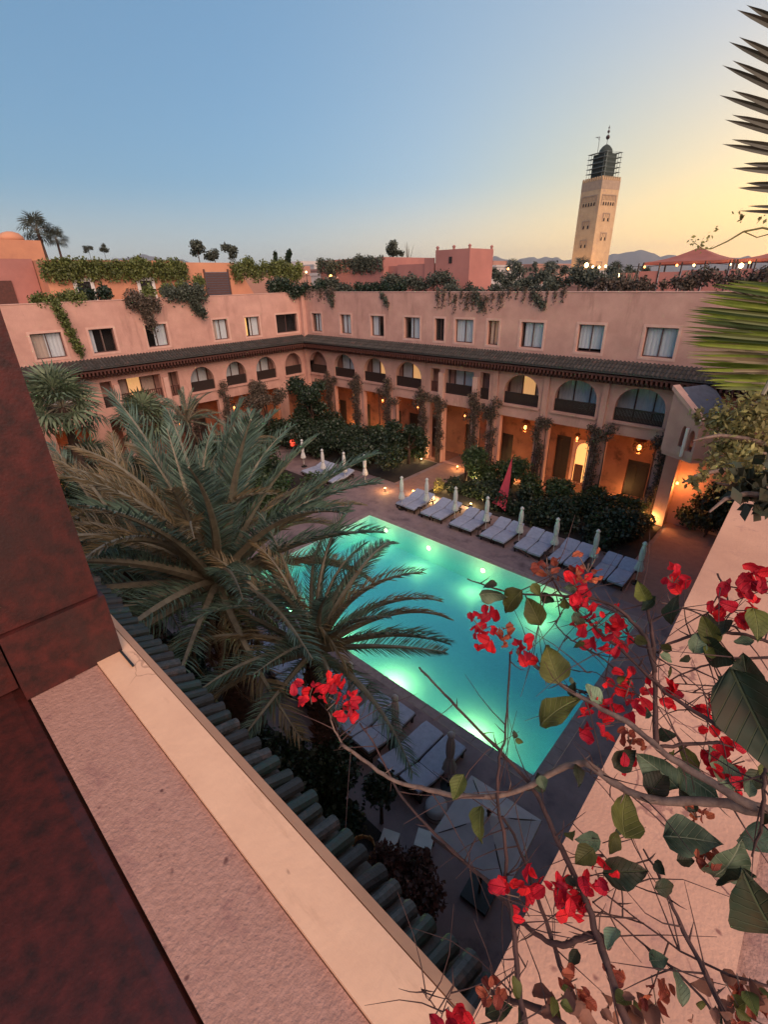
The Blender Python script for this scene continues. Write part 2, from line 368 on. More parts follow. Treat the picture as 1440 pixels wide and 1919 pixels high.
# ------------------------------------------------------------------ ground, courtyard floor, pool
PX0, PX1, PY0, PY1 = -17.25, -2.95, 8.72, 17.15
def flat_with_hole(name, outer, holes, z, m, thick=0.0):
    loops = [outer]+holes
    flat = [p for l in loops for p in l]
    tris = tessellate_polygon([[Vector((p[0], p[1], 0)) for p in l] for l in loops])
    mb = MB(); mb.add([(p[0], p[1], z) for p in flat], [tuple(t) for t in tris])
    o = mb.build(name, m); tag(o, kind='structure'); return o
flat_with_hole('ground', rect_loop(-12000, 12000, -12000, 12000), [rect_loop(-36, 6, -4, 30)], -0.05, 'earth')
flat_with_hole('courtyard_floor', rect_loop(-36, 6, -4, 30), [rect_loop(PX0-.32, PX1+.32, PY0-.32, PY1+.32)], 0.0, 'deck')
# coping stones: individual slabs round the pool
coping = MB(); coping.box((PX0-.32, PY0-.32, -.16), (PX0-.30, PY0-.30, -.15))
cp = empty('pool_coping'); tag(cp, kind='structure')
def slab_mesh(lx, ly):
    mb = MB(); mb.box((-lx/2+.006, -ly/2+.006, -.14), (lx/2-.006, ly/2-.006, .012)); return mb.mesh('coping_stone', 'coping')
nx = 24; lx = (PX1-PX0)/nx; sm = slab_mesh(lx, .32)
for i in range(nx):
    for y in (PY0-.16, PY1+.16): link('coping_stone', sm, cp, (PX0+lx*(i+.5), y, random.uniform(-.002, .002)))
ny = 14; ly = (PY1-PY0)/ny; sm = slab_mesh(.32, ly)
for i in range(ny):
    for x in (PX0-.16, PX1+.16): link('coping_stone', sm, cp, (x, PY0+ly*(i+.5), random.uniform(-.002, .002)))
sm = slab_mesh(.32, .32)
for x in (PX0-.16, PX1+.16):
    for y in (PY0-.16, PY1+.16): link('coping_stone', sm, cp, (x, y, 0))
mb = MB()
DEP = -1.35
mb.add([(PX0,PY0,DEP),(PX1,PY0,DEP),(PX1,PY1,DEP),(PX0,PY1,DEP)], [(0,1,2,3)])
for a, b in (((PX0,PY0),(PX1,PY0)),((PX1,PY0),(PX1,PY1)),((PX1,PY1),(PX0,PY1)),((PX0,PY1),(PX0,PY0))):
    mb.add([(a[0],a[1],DEP),(b[0],b[1],DEP),(b[0],b[1],-.02),(a[0],a[1],-.02)], [(0,1,2,3)])
tag(mb.build('pool_basin', 'pooltile'), kind='structure')
mb = MB(); mb.box((PX0+.002, PY0+.002, DEP+.003), (PX1-.002, PY1-.002, -.07)); tag(mb.build('pool_water', 'water'), kind='structure')
def point_light(name, loc, power, colr, r=.05, parent=None):
    d = bpy.data.lights.new(name, 'POINT'); d.energy = power; d.color = colr; d.shadow_soft_size = r
    o = bpy.data.objects.new(name, d); col.objects.link(o); o.location = loc
    if parent: o.parent = parent
    return o
POOL_W = 78
lens = MB(); lens.lathe([(.02, .045), (.10, .04), (.11, 0.0)], 16); lens_me = lens.mesh('lamp_lens', 'e_pool')
rim = MB(); rim.lathe([(.112, .0), (.15, .03), (.15, 0.0)], 16); rim_me = rim.mesh('lamp_rim', 'white')
for i, (x, side) in enumerate([(-16.0, 1), (-13.0, 1), (-9.75, 1), (-6.4, 1), (-14.9, 0), (-12.0, 0), (-8.75, 0), (-5.35, 0)]):
    y = PY1 if side else PY0; s = -1 if side else 1
    t = empty('pool_lamp', (x, y + s*.004, -.55), 0,
              '%s round underwater lamp glowing in the %s wall of the pool' % (['leftmost', 'second from left', 'bright', 'rightmost'][i % 4], 'far' if side else 'near'), 'pool lamp', 'underwater lamps of the pool')
    for nm, me in (('lamp_lens', lens_me), ('lamp_rim', rim_me)):
        link(nm, me, t, (0, 0, 0), (PI/2 if side else -PI/2, 0, 0))
    point_light('pool_glow', (0, s*.85, -.16), POOL_W*(.45 if side else 1.3), (1, .74, .22), .09, t)

# paths and beds (sheets a few mm above the floor)
def sheet_flat(name, pts, z, m, kind='structure'):
    mb = MB(); mb.add([(p[0], p[1], z) for p in pts], [tuple(range(len(pts)))]); return tag(mb.build(name, m), kind=kind)
sheet_flat('garden_path', [(-19.0, 21.2), (-16.9, 21.2), (-16.9, 28.9), (-19.0, 28.9)], .004, 'path')
sheet_flat('path', [(-4.3, 18.2), (-.25, 18.2), (-.25, 28.9), (-4.3, 28.9)], .004, 'path')
sheet_flat('arcade_floor', [(-33.4, 26.45), (-19.1, 26.45), (-19.1, 28.95), (-33.4, 28.95)], .008, 'floor_gallery')
sheet_flat('arcade_floor', [(-16.8, 26.45), (-4.4, 26.45), (-4.4, 28.95), (-16.8, 28.95)], .008, 'floor_gallery')
def bed(x0, x1, y0, y1):
    mb = MB(); mb.box((x0, y0, -.02), (x1, y1, .06)); tag(mb.build('garden_bed', 'soil'), kind='structure')
bed(-16.7, -4.5, 21.6, 26.2); bed(-33.3, -19.3, 21.6, 26.2); bed(-33.3, -21.0, 1.6, 18.4); bed(-20.0, -4.9, 1.6, 4.9); bed(-3.6, -.3, .5, 3.4)

# ------------------------------------------------------------------ hotel wings
def wave_curtain(mp, u0, u1, v, z0, z1, m, parent, name='curtain'):
    k = max(6, int((u1-u0)/.06)); V = []; ph = random.random()*6
    for z in (z0, z1):
        for i in range(k+1):
            u = u0+(u1-u0)*i/k; V.append(mp(u, v+.035*math.sin(i*1.9+ph)*(.6 if z == z1 else 1), z))
    F = [(i, i+1, k+2+i, k+1+i) for i in range(k)]
    mb = MB(); mb.add(V, F); return mb.build(name, m, parent, True)
def window(mp, root, u0, u1, z0, z1, curtains, lit=None, open_=False):
    fr = MB(); w = .05
    for (a, b, c, d) in ((u0, u1, z0, z0+w), (u0, u1, z1-w, z1), (u0, u0+w, z0+w, z1-w), (u1-w, u1, z0+w, z1-w), ((u0+u1)/2-.025, (u0+u1)/2+.025, z0+w, z1-w)):
        mbox(fr, mp, a, b, -.24, -.19, c, d)
    f = fr.build('window', 'frame', root)
    tr = MB(); t = .13
    for (a, b, c, d) in ((u0-t, u1+t, z0-t, z0), (u0-t, u1+t, z1, z1+t), (u0-t, u0, z0, z1), (u1, u1+t, z0, z1)):
        mbox(tr, mp, a, b, .002, .022, c, d)
    tr.build('window_surround', 'trim', f)
    if not open_:
        for a, b in ((u0+w, (u0+u1)/2-.025), ((u0+u1)/2+.025, u1-w)):
            g = MB(); mbox(g, mp, a, b, -.222, -.216, z0+w, z1-w); g.build('pane', 'glass', f)
    for c in curtains:
        a, b = u0+(u1-u0)*c[0], u0+(u1-u0)*c[1]
        wave_curtain(mp, a, b, -.27, z0+(z1-z0)*(c[3] if len(c) > 3 else 0), z1, c[2] if len(c) > 2 else 'curtain', f)
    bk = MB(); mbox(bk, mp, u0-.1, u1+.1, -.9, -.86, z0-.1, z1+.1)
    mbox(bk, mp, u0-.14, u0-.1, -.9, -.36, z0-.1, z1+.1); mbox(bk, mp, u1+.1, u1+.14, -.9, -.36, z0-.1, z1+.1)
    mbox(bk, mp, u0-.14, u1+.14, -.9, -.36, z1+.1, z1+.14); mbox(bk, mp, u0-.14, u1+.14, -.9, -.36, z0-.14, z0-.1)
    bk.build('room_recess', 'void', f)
    if lit:
        lb = MB(); a, b = u0+(u1-u0)*lit[0], u0+(u1-u0)*lit[1]; mbox(lb, mp, a, b, -.60, -.58, z0+.03, z1-.03); lb.build('lit_interior', 'e_win', f)
def balustrade(mp, root, u0, u1, z0, z1, m='darkwood', open_=False):
    r = MB(); mbox(r, mp, u0+.004, u1-.004, -.20, -.12, z1-.07, z1); mbox(r, mp, u0+.004, u1-.004, -.20, -.12, z0+.003, z0+.06)
    mbox(r, mp, u0+.006, u0+.05, -.198, -.122, z0+.05, z1-.06); mbox(r, mp, u1-.05, u1-.006, -.198, -.122, z0+.05, z1-.06)
    o = r.build('balustrade', m, root)
    s = MB(); k = int((u1-u0)/(.14 if open_ else .07))
    for i in range(k):
        u = u0+.03+(u1-u0-.06)*(i+.5)/k; wd = .02 if open_ else .026
        mbox(s, mp, u-wd, u+wd, -.18, -.14, z0+.06, z1-.07)
    tag(s.build('baluster_row', m, o), kind='stuff')
def gallery_window(mp, root, u0, u1, z0, z1, warm=0):
    fr = MB(); w = .06; k = 3
    us = [u0+(u1-u0)*i/k for i in range(k+1)]
    for u in us: mbox(fr, mp, u-.03, u+.03, -1.24, -1.19, z0, z1)
    mbox(fr, mp, u0, u1, -1.24, -1.19, z1, z1+w)
    f = fr.build('gallery_door', 'frame', root)
    for i in range(k):
        m = 'curtain_glow' if (warm and i == 1) else ('curtain_warm' if warm == 2 else 'curtain')
        wave_curtain(mp, us[i]+.04, us[i+1]-.04, -1.27, z0+.02, z1-.01, m, f)
def tile_slope(mp, root, u0, u1, v0, v1, z0, z1, m, pitch=.2):
    """barrel-tile ribs too small to pick apart at this distance"""
    b = MB(); mbx = b
    base = [mp(u0, v0, z0-.02), mp(u1, v0, z0-.02), mp(u1, v1, z1-.02), mp(u0, v1, z1-.02)]
    low = [mp(u0, v0, z0-.12), mp(u1, v0, z0-.12), mp(u1, v1, z1-.08), mp(u0, v1, z1-.08)]
    b.hexa(low+base)
    n = int((u1-u0)/pitch)
    for i in range(n):
        u = u0+(i+.5)*(u1-u0)/n; r = pitch*.36; rows = 3
        for k in range(rows):
            t0, t1 = k/rows, (k+1)/rows
            va, vb = v0+(v1-v0)*t0, v0+(v1-v0)*t1+.02; za, zb = z0+(z1-z0)*t0-.01, z0+(z1-z0)*t1-.01
            pts = []
            for (v, z, rr) in ((va, za, r*.85), (vb, zb+.015, r)):
                for j in range(5):
                    a = PI*j/4; pts.append(mp(u+rr*math.cos(a), v, z+rr*math.sin(a)*.8))
            b.add(pts, [(j, j+1, 6+j, 5+j) for j in range(4)]+[(5, 6, 7, 8, 9)])
    return tag(b.build('tile_courses', m, root), kind='stuff')
def frieze(mp, root, u0, u1, z0, z1, v):
    b = MB(); mbox(b, mp, u0, u1, 0.002, v*.45, z0, z1-.18); mbox(b, mp, u0, u1, 0.002, v-.06, z1-.18, z1-.08)
    o = b.build('cedar_cornice', 'cedar', root)
    s = MB(); n = int((u1-u0)/.22)
    for i in range(n):
        u = u0+(i+.5)*(u1-u0)/n
        mbox(s, mp, u-.045, u+.045, v*.45, v-.02, z1-.36, z1-.18)
        mbox(s, mp, u-.07, u+.07, v*.45, v*.6, z0+.04, z1-.40)
    tag(s.build('bracket_row', 'cedar', o), kind='stuff')

def make_wing(name, mp, u0, u1, label, windows, arches, rects, gopen, doors):
    root = empty(name, mp((u0+u1)/2, 0, 0), 0, label, 'building')
    inv = Matrix.Translation(root.location).inverted()
    def P(o): return o
    # children are authored in world space; give the root an identity offset through parent inverse
    holes = [rect_loop(w[0], w[1], 8.27, 9.64) for w in windows]
    holes += [arch_loop(a[0], a[1], 4.93, a[2], a[3], a[4]) for a in arches]
    holes += [rect_loop(r[0], r[1], r[2], r[3]) for r in rects]
    holes += [rect_loop(g[0], g[1], 0.0+.02, g[2]) for g in gopen]
    b = MB(); sheet(b, mp, rect_loop(u0, u1, 0, 11.17), holes, -.35, 0)
    b.build('wall', 'plaster', root)
    b = MB(); mbox(b, mp, u0, u1, -.37, .03, 11.172, 11.21); b.build('parapet_cap', 'trim', root)
    b = MB(); mbox(b, mp, u0, u1, -10, -.36, 10.3, 10.4); b.build('roof_deck', 'plaster', root)
    main = mp is map_main; ua = u0-2.2 if main else u0; ub = u1+2.1 if not main else u1
    b = MB(); mbox(b, mp, ua, u1, -2.2, -.355, 4.35, 4.86); b.build('gallery_floor', 'plaster', root)
    b = MB(); mbox(b, mp, ua, u1, -2.2, -.355, 6.95, 7.1); b.build('gallery_ceiling', 'cedar', root)
    # rear walls: upper gallery and ground arcade
    b = MB(); mbox(b, mp, ua, ub, -1.55, -1.32, 4.865, 6.945); b.build('gallery_wall', 'plaster', root)
    dh = [rect_loop(d[0], d[1], 0.02, d[2]) for d in doors]
    b = MB(); sheet(b, mp, rect_loop(ua, ub, 0, 4.345), dh, -2.5, -2.2); b.build('arcade_wall', 'arcade_shade_plaster', root)
    for d in doors:
        if len(d) > 3 and d[3]:
            k = MB(); sheet(k, mp, arch_loop(d[0]+.05, d[1]-.05, .05, d[2]-.02, d[2]-.75, .9), [], -2.44, -2.40); dd = k.build('lit_doorway', 'e_win', root)
            k = MB(); sheet(k, mp, rect_loop(d[0]-.1, d[1]+.1, .02, d[2]+.12), [arch_loop(d[0]+.06, d[1]-.06, .04, d[2]-.03, d[2]-.75, .9)], -2.19, -2.15); k.build('door_surround', 'trim', dd)
            k = MB(); mbox(k, mp, (d[0]+d[1])/2-.02, (d[0]+d[1])/2+.02, -2.39, -2.36, .05, d[2]-.1); mbox(k, mp, d[0]+.1, (d[0]+d[1])/2-.1, -2.39, -2.36, .05, 1.2); k.build('mullion', 'cedar', dd); continue
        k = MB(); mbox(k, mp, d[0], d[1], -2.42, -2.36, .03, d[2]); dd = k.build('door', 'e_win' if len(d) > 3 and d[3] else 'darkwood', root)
        k = MB(); 
        for q in range(2):
            a = d[0]+.08+q*(d[1]-d[0])/2; mbox(k, mp, a, a+(d[1]-d[0])/2-.16, -2.358, -2.335, .3, d[2]-.3)
        k.build('door_panel', 'darkwood', dd)
    for w in windows: window(mp, root, w[0], w[1], 8.27, 9.64, w[2], w[3] if len(w) > 3 else None, len(w) > 4)
    for a in arches:
        balustrade(mp, root, a[0]+.01, a[1]-.01, 4.93, 5.62)
        if a[5] is not None: gallery_window(mp, root, a[0]-.3, a[1]+.1, 4.9, 6.6, a[5])
        b = MB(); mbox(b, mp, a[0]-.12, a[1]+.12, .002, .10, 4.80, 4.925); b.build('balcony_sill', 'plaster', root)
    for r in rects:
        balustrade(mp, root, r[0]+.01, r[1]-.01, r[2], 5.62, 'cedar' if r[4] == 2 else 'darkwood', r[4] == 2)
        if r[4] is not None: gallery_window(mp, root, r[0], r[1], 4.9, 6.5, r[4])
    tile_slope(mp, root, u0, u1, .004, .95, 7.98, 7.55, 'tile_dark')
    frieze(mp, root, u0, u1, 6.88, 7.47, .9)
    return root
C_ = 'curtain'; W_ = 'curtain_warm'
mw = [(-32.76,-31.56,[(0.25,.8)]), (-29.36,-28.16,[(.1,.85)]), (-26.08,-24.76,[(0.05,.5)]), (-22.86,-21.49,[(.32,1.)]), (-20.24,-19.47,[(0,1,'void')]),
      (-18.63,-17.28,[(0,1)]), (-16.26,-15.49,[(.15,.95,W_)],(.3,.8)), (-14.06,-12.69,[(.1,.95)]), (-10.73,-9.40,[(0,.5,C_,.12),(.5,1,C_,.12)]), (-7.43,-6.01,[(0,1)]),
      (-3.9,-2.5,[(0,1)])]
ma = [(-33.5,-31.3,6.69,5.55,.95,None), (-30.4,-28.0,6.70,5.5,.9,0), (-26.98,-24.7,6.70,5.5,.85,1), (-23.7,-21.3,6.69,5.5,.8,1),
      (-14.8,-12.5,6.71,5.5,.8,2), (-11.55,-9.15,6.78,5.5,.72,0), (-8.2,-5.75,6.74,5.5,.72,0)]
mr_ = [(-20.5,-19.72,4.93,6.5,2), (-19.28,-17.02,4.93,6.55,0), (-16.54,-15.85,4.93,6.6,None)]
mg = [(-33.3,-31.4,4.0), (-30.5,-28.1,4.1), (-27.1,-24.7,4.15), (-23.7,-21.4,4.15), (-20.5,-19.72,4.2), (-19.28,-17.02,4.2), (-16.54,-15.85,4.2), (-14.9,-12.5,4.15), (-11.65,-9.15,4.2), (-8.3,-5.75,4.2)]
md = [(-32.6,-31.6,2.3,0), (-29.6,-28.6,2.4,0), (-26.2,-25.1,2.4,0), (-24.3,-23.2,2.4,0), (-22.0,-21.0,2.6,0), (-18.9,-17.6,2.4,0), (-15.9,-15.0,2.3,0), (-13.2,-12.4,2.5,0), (-12.0,-11.05,2.9,0), (-10.75,-9.3,2.75,1), (-7.55,-6.35,2.25,0)]
wing_main = make_wing('hotel_wing', map_main, -33.45, 4.0, 'long pink hotel wing facing us with round arched balconies beyond the pool', mw, ma, mr_, mg, md)
lw = [(7.36,8.93,[(0,.45,W_),(.45,1.)]), (10.39,11.80,[(0,.2),(.5,.56,W_)]), (13.76,15.16,[(.42,1.)]), (18.54,19.72,[(.0,.3,W_),(.3,.95)]), (21.18,22.44,[(.4,1.)],(.0,.38)), (24.01,26.11,[])]
la = [(24.4,26.15,6.65,5.5,.95,None), (21.6,23.5,6.66,5.5,.9,0), (18.94,20.7,6.63,5.5,.9,0), (16.1,17.96,6.6,5.5,.85,0), (7.0,9.0,6.6,5.5,.85,0), (4.0,6.0,6.6,5.5,.85,0), (1.2,3.0,6.6,5.5,.85,None)]
lr = [(14.6,15.3,4.93,6.55,2), (11.3,14.05,4.93,6.55,2), (10.2,10.9,4.93,6.55,None)]
lg = [(24.4,26.1,4.1), (21.6,23.5,4.1), (18.9,20.8,4.1), (16.1,18.0,4.1), (14.6,15.3,4.2), (11.3,14.05,4.2), (10.2,10.9,4.2), (7.0,9.0,4.1), (4.0,6.0,4.1), (1.2,3.0,4.1)]
ld = [(24.8,25.7,2.4,0), (22.2,23.1,2.4,0), (19.8,20.6,2.3,0), (17.0,17.8,2.4,0), (12.2,13.4,2.6,0), (7.6,8.5,2.4,0), (4.6,5.5,2.3,0)]
wing_left = make_wing('hotel_wing', map_left, .6, 26.43, 'pink hotel wing on the left with hanging creepers along its parapet', lw, la, lr, lg, ld)
# corner block where the two wings meet
cb = MB(); cb.box((-34.15, 26.43, 0), (-33.45, 27.13, 11.17)); cbo = cb.build('corner_pier', 'plaster')
cbo.parent = wing_main
# pilaster strips and downpipes on the main wing
for u in (-15.35, -12.05, -8.75, -5.35):
    b = MB(); mbox(b, map_main, u-.16, u+.16, .002, .14, 0, 6.86); b.build('pilaster', 'plaster', wing_main)
for u in (-24.2, -27.55, -21.0): 
    b = MB(); mbox(b, map_main, u-.13, u+.13, .002, .10, 0, 4.78); b.build('pilaster', 'plaster', wing_main)
for u in (-19.5, -16.8):
    b = MB(); mbox(b, map_main, u-.19, u+.19, .002, .18, 0, 6.3); b.build('column', 'trim', wing_main)
for u in (14.3, 11.1):
    b = MB(); mbox(b, map_left, u-.16, u+.16, .002, .18, 0, 6.3); b.build('column', 'trim', wing_left)
# parent inverse fix: children were authored in world coordinates
for w in (wing_main, wing_left):
    for c in w.children: c.matrix_parent_inverse = Matrix.Translation(w.location).inverted()

# ------------------------------------------------------------------ stair pavilion at the right corner
root = empty('stair_pavilion', (-4.4, 25.4, 0), 0, 'small annex with dark lean-to roof at the right end of the far wing', 'annex')
def wparent(o, r): o.parent = r; o.matrix_parent_inverse = Matrix.Translation(r.location).inverted(); return o
A_, B_, C_q, D_ = Vector((-5.05, 24.25, 7.42)), Vector((-4.05, 26.2, 7.42)), Vector((-2.4, 24.6, 6.15)), Vector((-3.65, 23.6, 6.35))
M['slate'] = mat('blue_grey_roofing', (.10, .115, .16), (.07, .08, .11), 5, .8, .004, 60)
dn = Vector((0, 0, -.14)); b = MB(); b.hexa([A_+dn, D_+dn, C_q+dn, B_+dn, A_, D_, C_q, B_]); wparent(b.build('roof', 'slate'), root)
e = (D_-A_).normalized(); out = Vector((-.46, -.89, 0)); up_ = Vector((0, 0, .05))
b = MB(); P0 = A_-e*.12; P1 = D_+e*.08
ins = (B_-A_).normalized()*.34
b.hexa([P0+out*.06+dn, P1+out*.06+dn, P1+ins+dn, P0+ins+dn, P0+out*.06+up_, P1+out*.06+up_, P1+ins+up_, P0+ins+up_]); wparent(b.build('gable_coping', 'trim'), root)
# gable wall under the verge: local u along A->D (plan), plane facing out
hd_ = Vector((e.x, e.y, 0)).normalized(); Lg = (Vector((D_.x, D_.y, 0))-Vector((A_.x, A_.y, 0))).length
def mp_p(u, v, z): q = Vector((A_.x, A_.y, 0))+hd_*u+out*v; return (q.x, q.y, z)
sheet(b2_ := MB(), mp_p, [(0, 4.6), (Lg, 4.6), (Lg, D_.z-.15), (0, A_.z-.15)], [arch_loop(Lg*.50, Lg*.66, 5.0, 5.95, 5.55, .9, 8), arch_loop(Lg*.76, Lg*.94, 4.9, 5.85, 5.45, .9, 8)], -.22, 0); wparent(b2_.build('wall', 'plaster'), root)
b = MB(); b.hexa([(A_.x, A_.y+.01, 4.6), (A_.x+.2, A_.y+.01, 4.6), (B_.x, 26.77, 4.6), (B_.x-.2, 26.77, 4.6), (A_.x, A_.y+.01, 7.25), (A_.x+.2, A_.y+.01, 7.25), (B_.x, 26.77, 7.25), (B_.x-.2, 26.77, 7.25)]); wparent(b.build('side_wall', 'plaster'), root)
b = MB(); b.hexa([(D_.x, D_.y, 4.6), (C_q.x, C_q.y, 4.6), (C_q.x, C_q.y+.2, 4.6), (D_.x, D_.y+.2, 4.6), (D_.x, D_.y, 6.15), (C_q.x, C_q.y, 5.98), (C_q.x, C_q.y+.2, 5.98), (D_.x, D_.y+.2, 6.15)]); wparent(b.build('side_wall', 'plaster'), root)
b = MB(); q = mp_p(Lg*.71, .07, 0); b.tube([(q[0], q[1], 4.62), (q[0], q[1], 5.9)], .07, 10); wparent(b.build('column', 'white'), root)
b = MB(); b.hexa([(-5.0, 24.3, 4.42), (-3.65, 23.65, 4.42), (-2.45, 24.6, 4.42), (-3.2, 26.76, 4.42), (-5.0, 24.3, 4.595), (-3.65, 23.65, 4.595), (-2.45, 24.6, 4.595), (-3.2, 26.76, 4.595)]); wparent(b.build('floor_slab', 'plaster'), root)
b = MB(); b.box((-5.1, 26.0, 0), (-4.5, 26.76, 4.41)); wparent(b.build('lower_wall', 'plaster'), root)

# ------------------------------------------------------------------ right wing parapet and our own wall
ZL = 11.0
root = empty('terrace_wall', (0.1, 3, 0), 0, 'broad salmon plaster wall top running away at the right under the bougainvillea', 'wall')
V0 = [(-.128, .20), (-.133, .45), (-.14, 1.0), (-.16, 1.68), (-.19, 2.6), (-.2, 3.2), (-.24, 26.3)]
b = MB(); n = len(V0)
top = [(p[0], p[1], ZL) for p in V0]; topr = [(.13+(.02 if p[1] < 1 else .02), p[1], ZL+.003) for p in V0]
bot = [(p[0], p[1], 0) for p in V0]
b.add(top+topr+bot, [(i, i+n, i+n+1, i+1) for i in range(n-1)]+[(i, i+1, i+2*n+1, i+2*n) for i in range(n-1)]+[(0, 2*n, n)])
wparent(b.build('parapet', 'roofwall'), root)
b = MB(); b.box((.152, .20, ZL-1.2), (2.4, 26.3, ZL-.018)); wparent(b.build('parapet_inner', 'rough'), root)
root = empty('window_parapet', (-1, .2, 10), 0, 'rough mauve parapet with smooth cream ledge running diagonally in the foreground', 'parapet')
b = MB(); b.box((-9, .03, 10.2), (.6, .198, ZL-.004)); wparent(b.build('rough_top', 'rough'), root)
# ledge strip with soft bevelled outer lip
b = MB(); b.hexa([(-9,.20,10.4),(-.14,.20,10.4),(-.128,.298,10.4),(-9,.298,10.4),(-9,.20,ZL+.006),(-.14,.20,ZL+.006),(-.128,.296,ZL+.004),(-9,.296,ZL+.004)])
wparent(b.build('cream_ledge', 'ledge'), root)
b = MB(); b.hexa([(-9,.299,10.4),(-.128,.299,10.4),(-.126,.322,10.4),(-9,.322,10.4),(-9,.299,ZL+.001),(-.128,.299,ZL+.001),(-.126,.322,ZL-.016),(-9,.322,ZL-.016)])
wparent(b.build('ledge_lip', 'ledge_edge'), root)
b = MB(); b.box((-34, -.2, 0), (-.2, .28, 10.38)); wparent(b.build('wall', 'plaster'), root)
# deep red wooden frame: post, foot block, inner rail
root = empty('window_frame', (-1.6, .1, 11), 0, 'dark oxblood wooden post and rail framing the view at the left edge', 'window frame')
b = MB(); b.box((-1.75, .028, ZL+.21), (-1.375, .262, 14.5)); wparent(b.build('post', 'oxblood'), root)
b = MB(); b.box((-1.78, .022, ZL-.002), (-1.36, .272, ZL+.207)); wparent(b.build('post_foot', 'oxblood'), root)
b = MB()
V1 = [(.012, ZL-.2), (.03, ZL-.03), (.022, ZL-.008), (0.0, ZL-.001), (-.8, ZL+.004), (-.8, ZL-.2)]
b.add([(-3.2, y, z) for y, z in V1]+[(.5, y, z) for y, z in V1], [(i, (i+1) % 6, 6+(i+1) % 6, 6+i) for i in range(6)]+[tuple(range(6)), tuple(range(6, 12))])
wparent(b.build('rail', 'oxblood'), root)
b = MB(); b.box((-3.2, -.8, ZL+.006), (-1.42, .018, 14.5)); wparent(b.build('side_panel', 'oxblood'), root)
b = MB(); b.box((-1.36, .262, ZL+.007), (-1.26, .268, ZL+.011))
wparent(b.build('hook', 'iron'), root)

# own pent roof with separate barrel tiles
root = empty('tiled_awning', (-5, .8, 7.6), 0, 'green glazed barrel tile awning directly below the cream ledge', 'tiled awning')
AW0, AW1, AZ0, AZ1 = .285, 1.60, 8.10, 7.50
b = MB(); b.hexa([(-20,AW0,AZ0-.16),(-.3,AW0,AZ0-.16),(-.3,AW1,AZ1-.12),(-20,AW1,AZ1-.12),(-20,AW0,AZ0-.03),(-.3,AW0,AZ0-.03),(-.3,AW1,AZ1-.03),(-20,AW1,AZ1-.03)]); wparent(b.build('awning_deck', 'tile_dark'), root)
def barrel(L, r0, r1, mname, name='roof_tile', raw=False, off=(0, 0, 0)):
    b = MB(); pts = []
    for (y, r) in ((0, r0), (L, r1)):
        for j in range(7):
            a = PI*j/6; pts.append((r*math.cos(a)+off[0], y+off[1], r*math.sin(a)+off[2]))
        for j in range(7):
            a = PI*(6-j)/6; pts.append(((r-.014)*math.cos(a)+off[0], y+off[1], (r-.014)*math.sin(a)+off[2]))
    b.add(pts, [(j, (j+1) % 14, 14+(j+1) % 14, 14+j) for j in range(14)] + [tuple(range(14))[::-1], tuple(range(14, 28))])
    return b if raw else b.mesh(name, mname)
M['tile_blue'] = mat('mossy_pale_tile', (.11, .105, .10), (.035, .04, .035), 22, .5, .004, 40, stain=((.17, .11, .09), 8, .52))
M['tile_jade'] = mat('bright_green_tile', (.025, .075, .058), (.05, .045, .038), 22, .45, .004, 40, stain=((.12, .09, .07), 8, .56))
tms = [barrel(.37, .062, .078, k) for k in ('tile_green', 'tile_dark', 'tile_blue', 'tile_jade')]
sl = math.atan2(AZ0-AZ1, AW1-AW0)
ux = []
for i in range(90):
    x = -.40-i*.182
    for k in range(4):
        t = k/4; y = AW0+(AW1-AW0)*t; z = AZ0+(AZ1-AZ0)*t
        if k == 0: ux.append((x, y, z)); continue
        t_off = random.uniform(-.012, .012); y += t_off
        o = link('roof_tile', tms[random.choice([0, 0, 1, 1, 2, 2, 3])], root, None, (-sl+.03+random.uniform(-.045, .045), random.uniform(-.12, .12), random.uniform(-.07, .07)), random.uniform(.92, 1.06))
        o.location = Vector((x+random.uniform(-.01, .01), y, z+.005)) - root.location
b = MB()
for (x, y, z) in ux: b.tube([(x, y, z), (x, y+.36, z-.16)], .068, 8)
tag(wparent(b.build('upper_tile_course', 'tile_dark'), root), kind='stuff')

# ------------------------------------------------------------------ roof terraces
def setback(name, label, cat, boxes, m='plaster_far'):
    r = empty(name, boxes[0][0], 0, label, cat)
    for a, bb in boxes:
        b = MB(); b.box(a, bb); wparent(b.build('wall', m), r)
    return r
def doorway(root, mp, u0, u1, z0, z1, surround='white'):
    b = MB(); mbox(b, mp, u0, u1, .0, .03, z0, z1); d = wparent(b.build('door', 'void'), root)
    b = MB(); t = .22
    mbox(b, mp, u0-t, u0, .002, .06, z0, z1+t); mbox(b, mp, u1, u1+t, .002, .06, z0, z1+t); mbox(b, mp, u0, u1, .002, .06, z1, z1+t)
    o = b.build('door_surround', surround); o.parent = d; o.matrix_parent_inverse = d.matrix_parent_inverse; d.matrix_parent_inverse = d.matrix_parent_inverse
    o.matrix_parent_inverse = Matrix()
    return d
def map_lt(u, v, z): return (-37.5+v, u, z)
def map_bt(u, v, z): return (u, 31.0-v, z)
r1 = setback('rooftop_house', 'orange rooftop apartment with white framed doors under a fringe of creeper', 'building', [((-45, 10.0, 10.4), (-37.5, 19.0, 13.5))])
for (a, bb) in ((11.6, 12.4), (15.6, 16.4)):
    doorway(r1, map_lt, a, bb, 10.4, 12.25)
r2 = empty('rooftop_house', (-37.5, 22, 10.4), 0, 'orange rooftop block with grey slatted shutter and sloping right end', 'building')
b = MB(); b.hexa([(-44,19.05,10.4),(-37.5,19.05,10.4),(-37.5,25.2,10.4),(-44,25.2,10.4),(-44,19.05,13.4),(-37.5,19.05,13.4),(-37.5,23.3,13.4),(-44,23.3,13.4)]); wparent(b.build('wall', 'plaster_far'), r2)
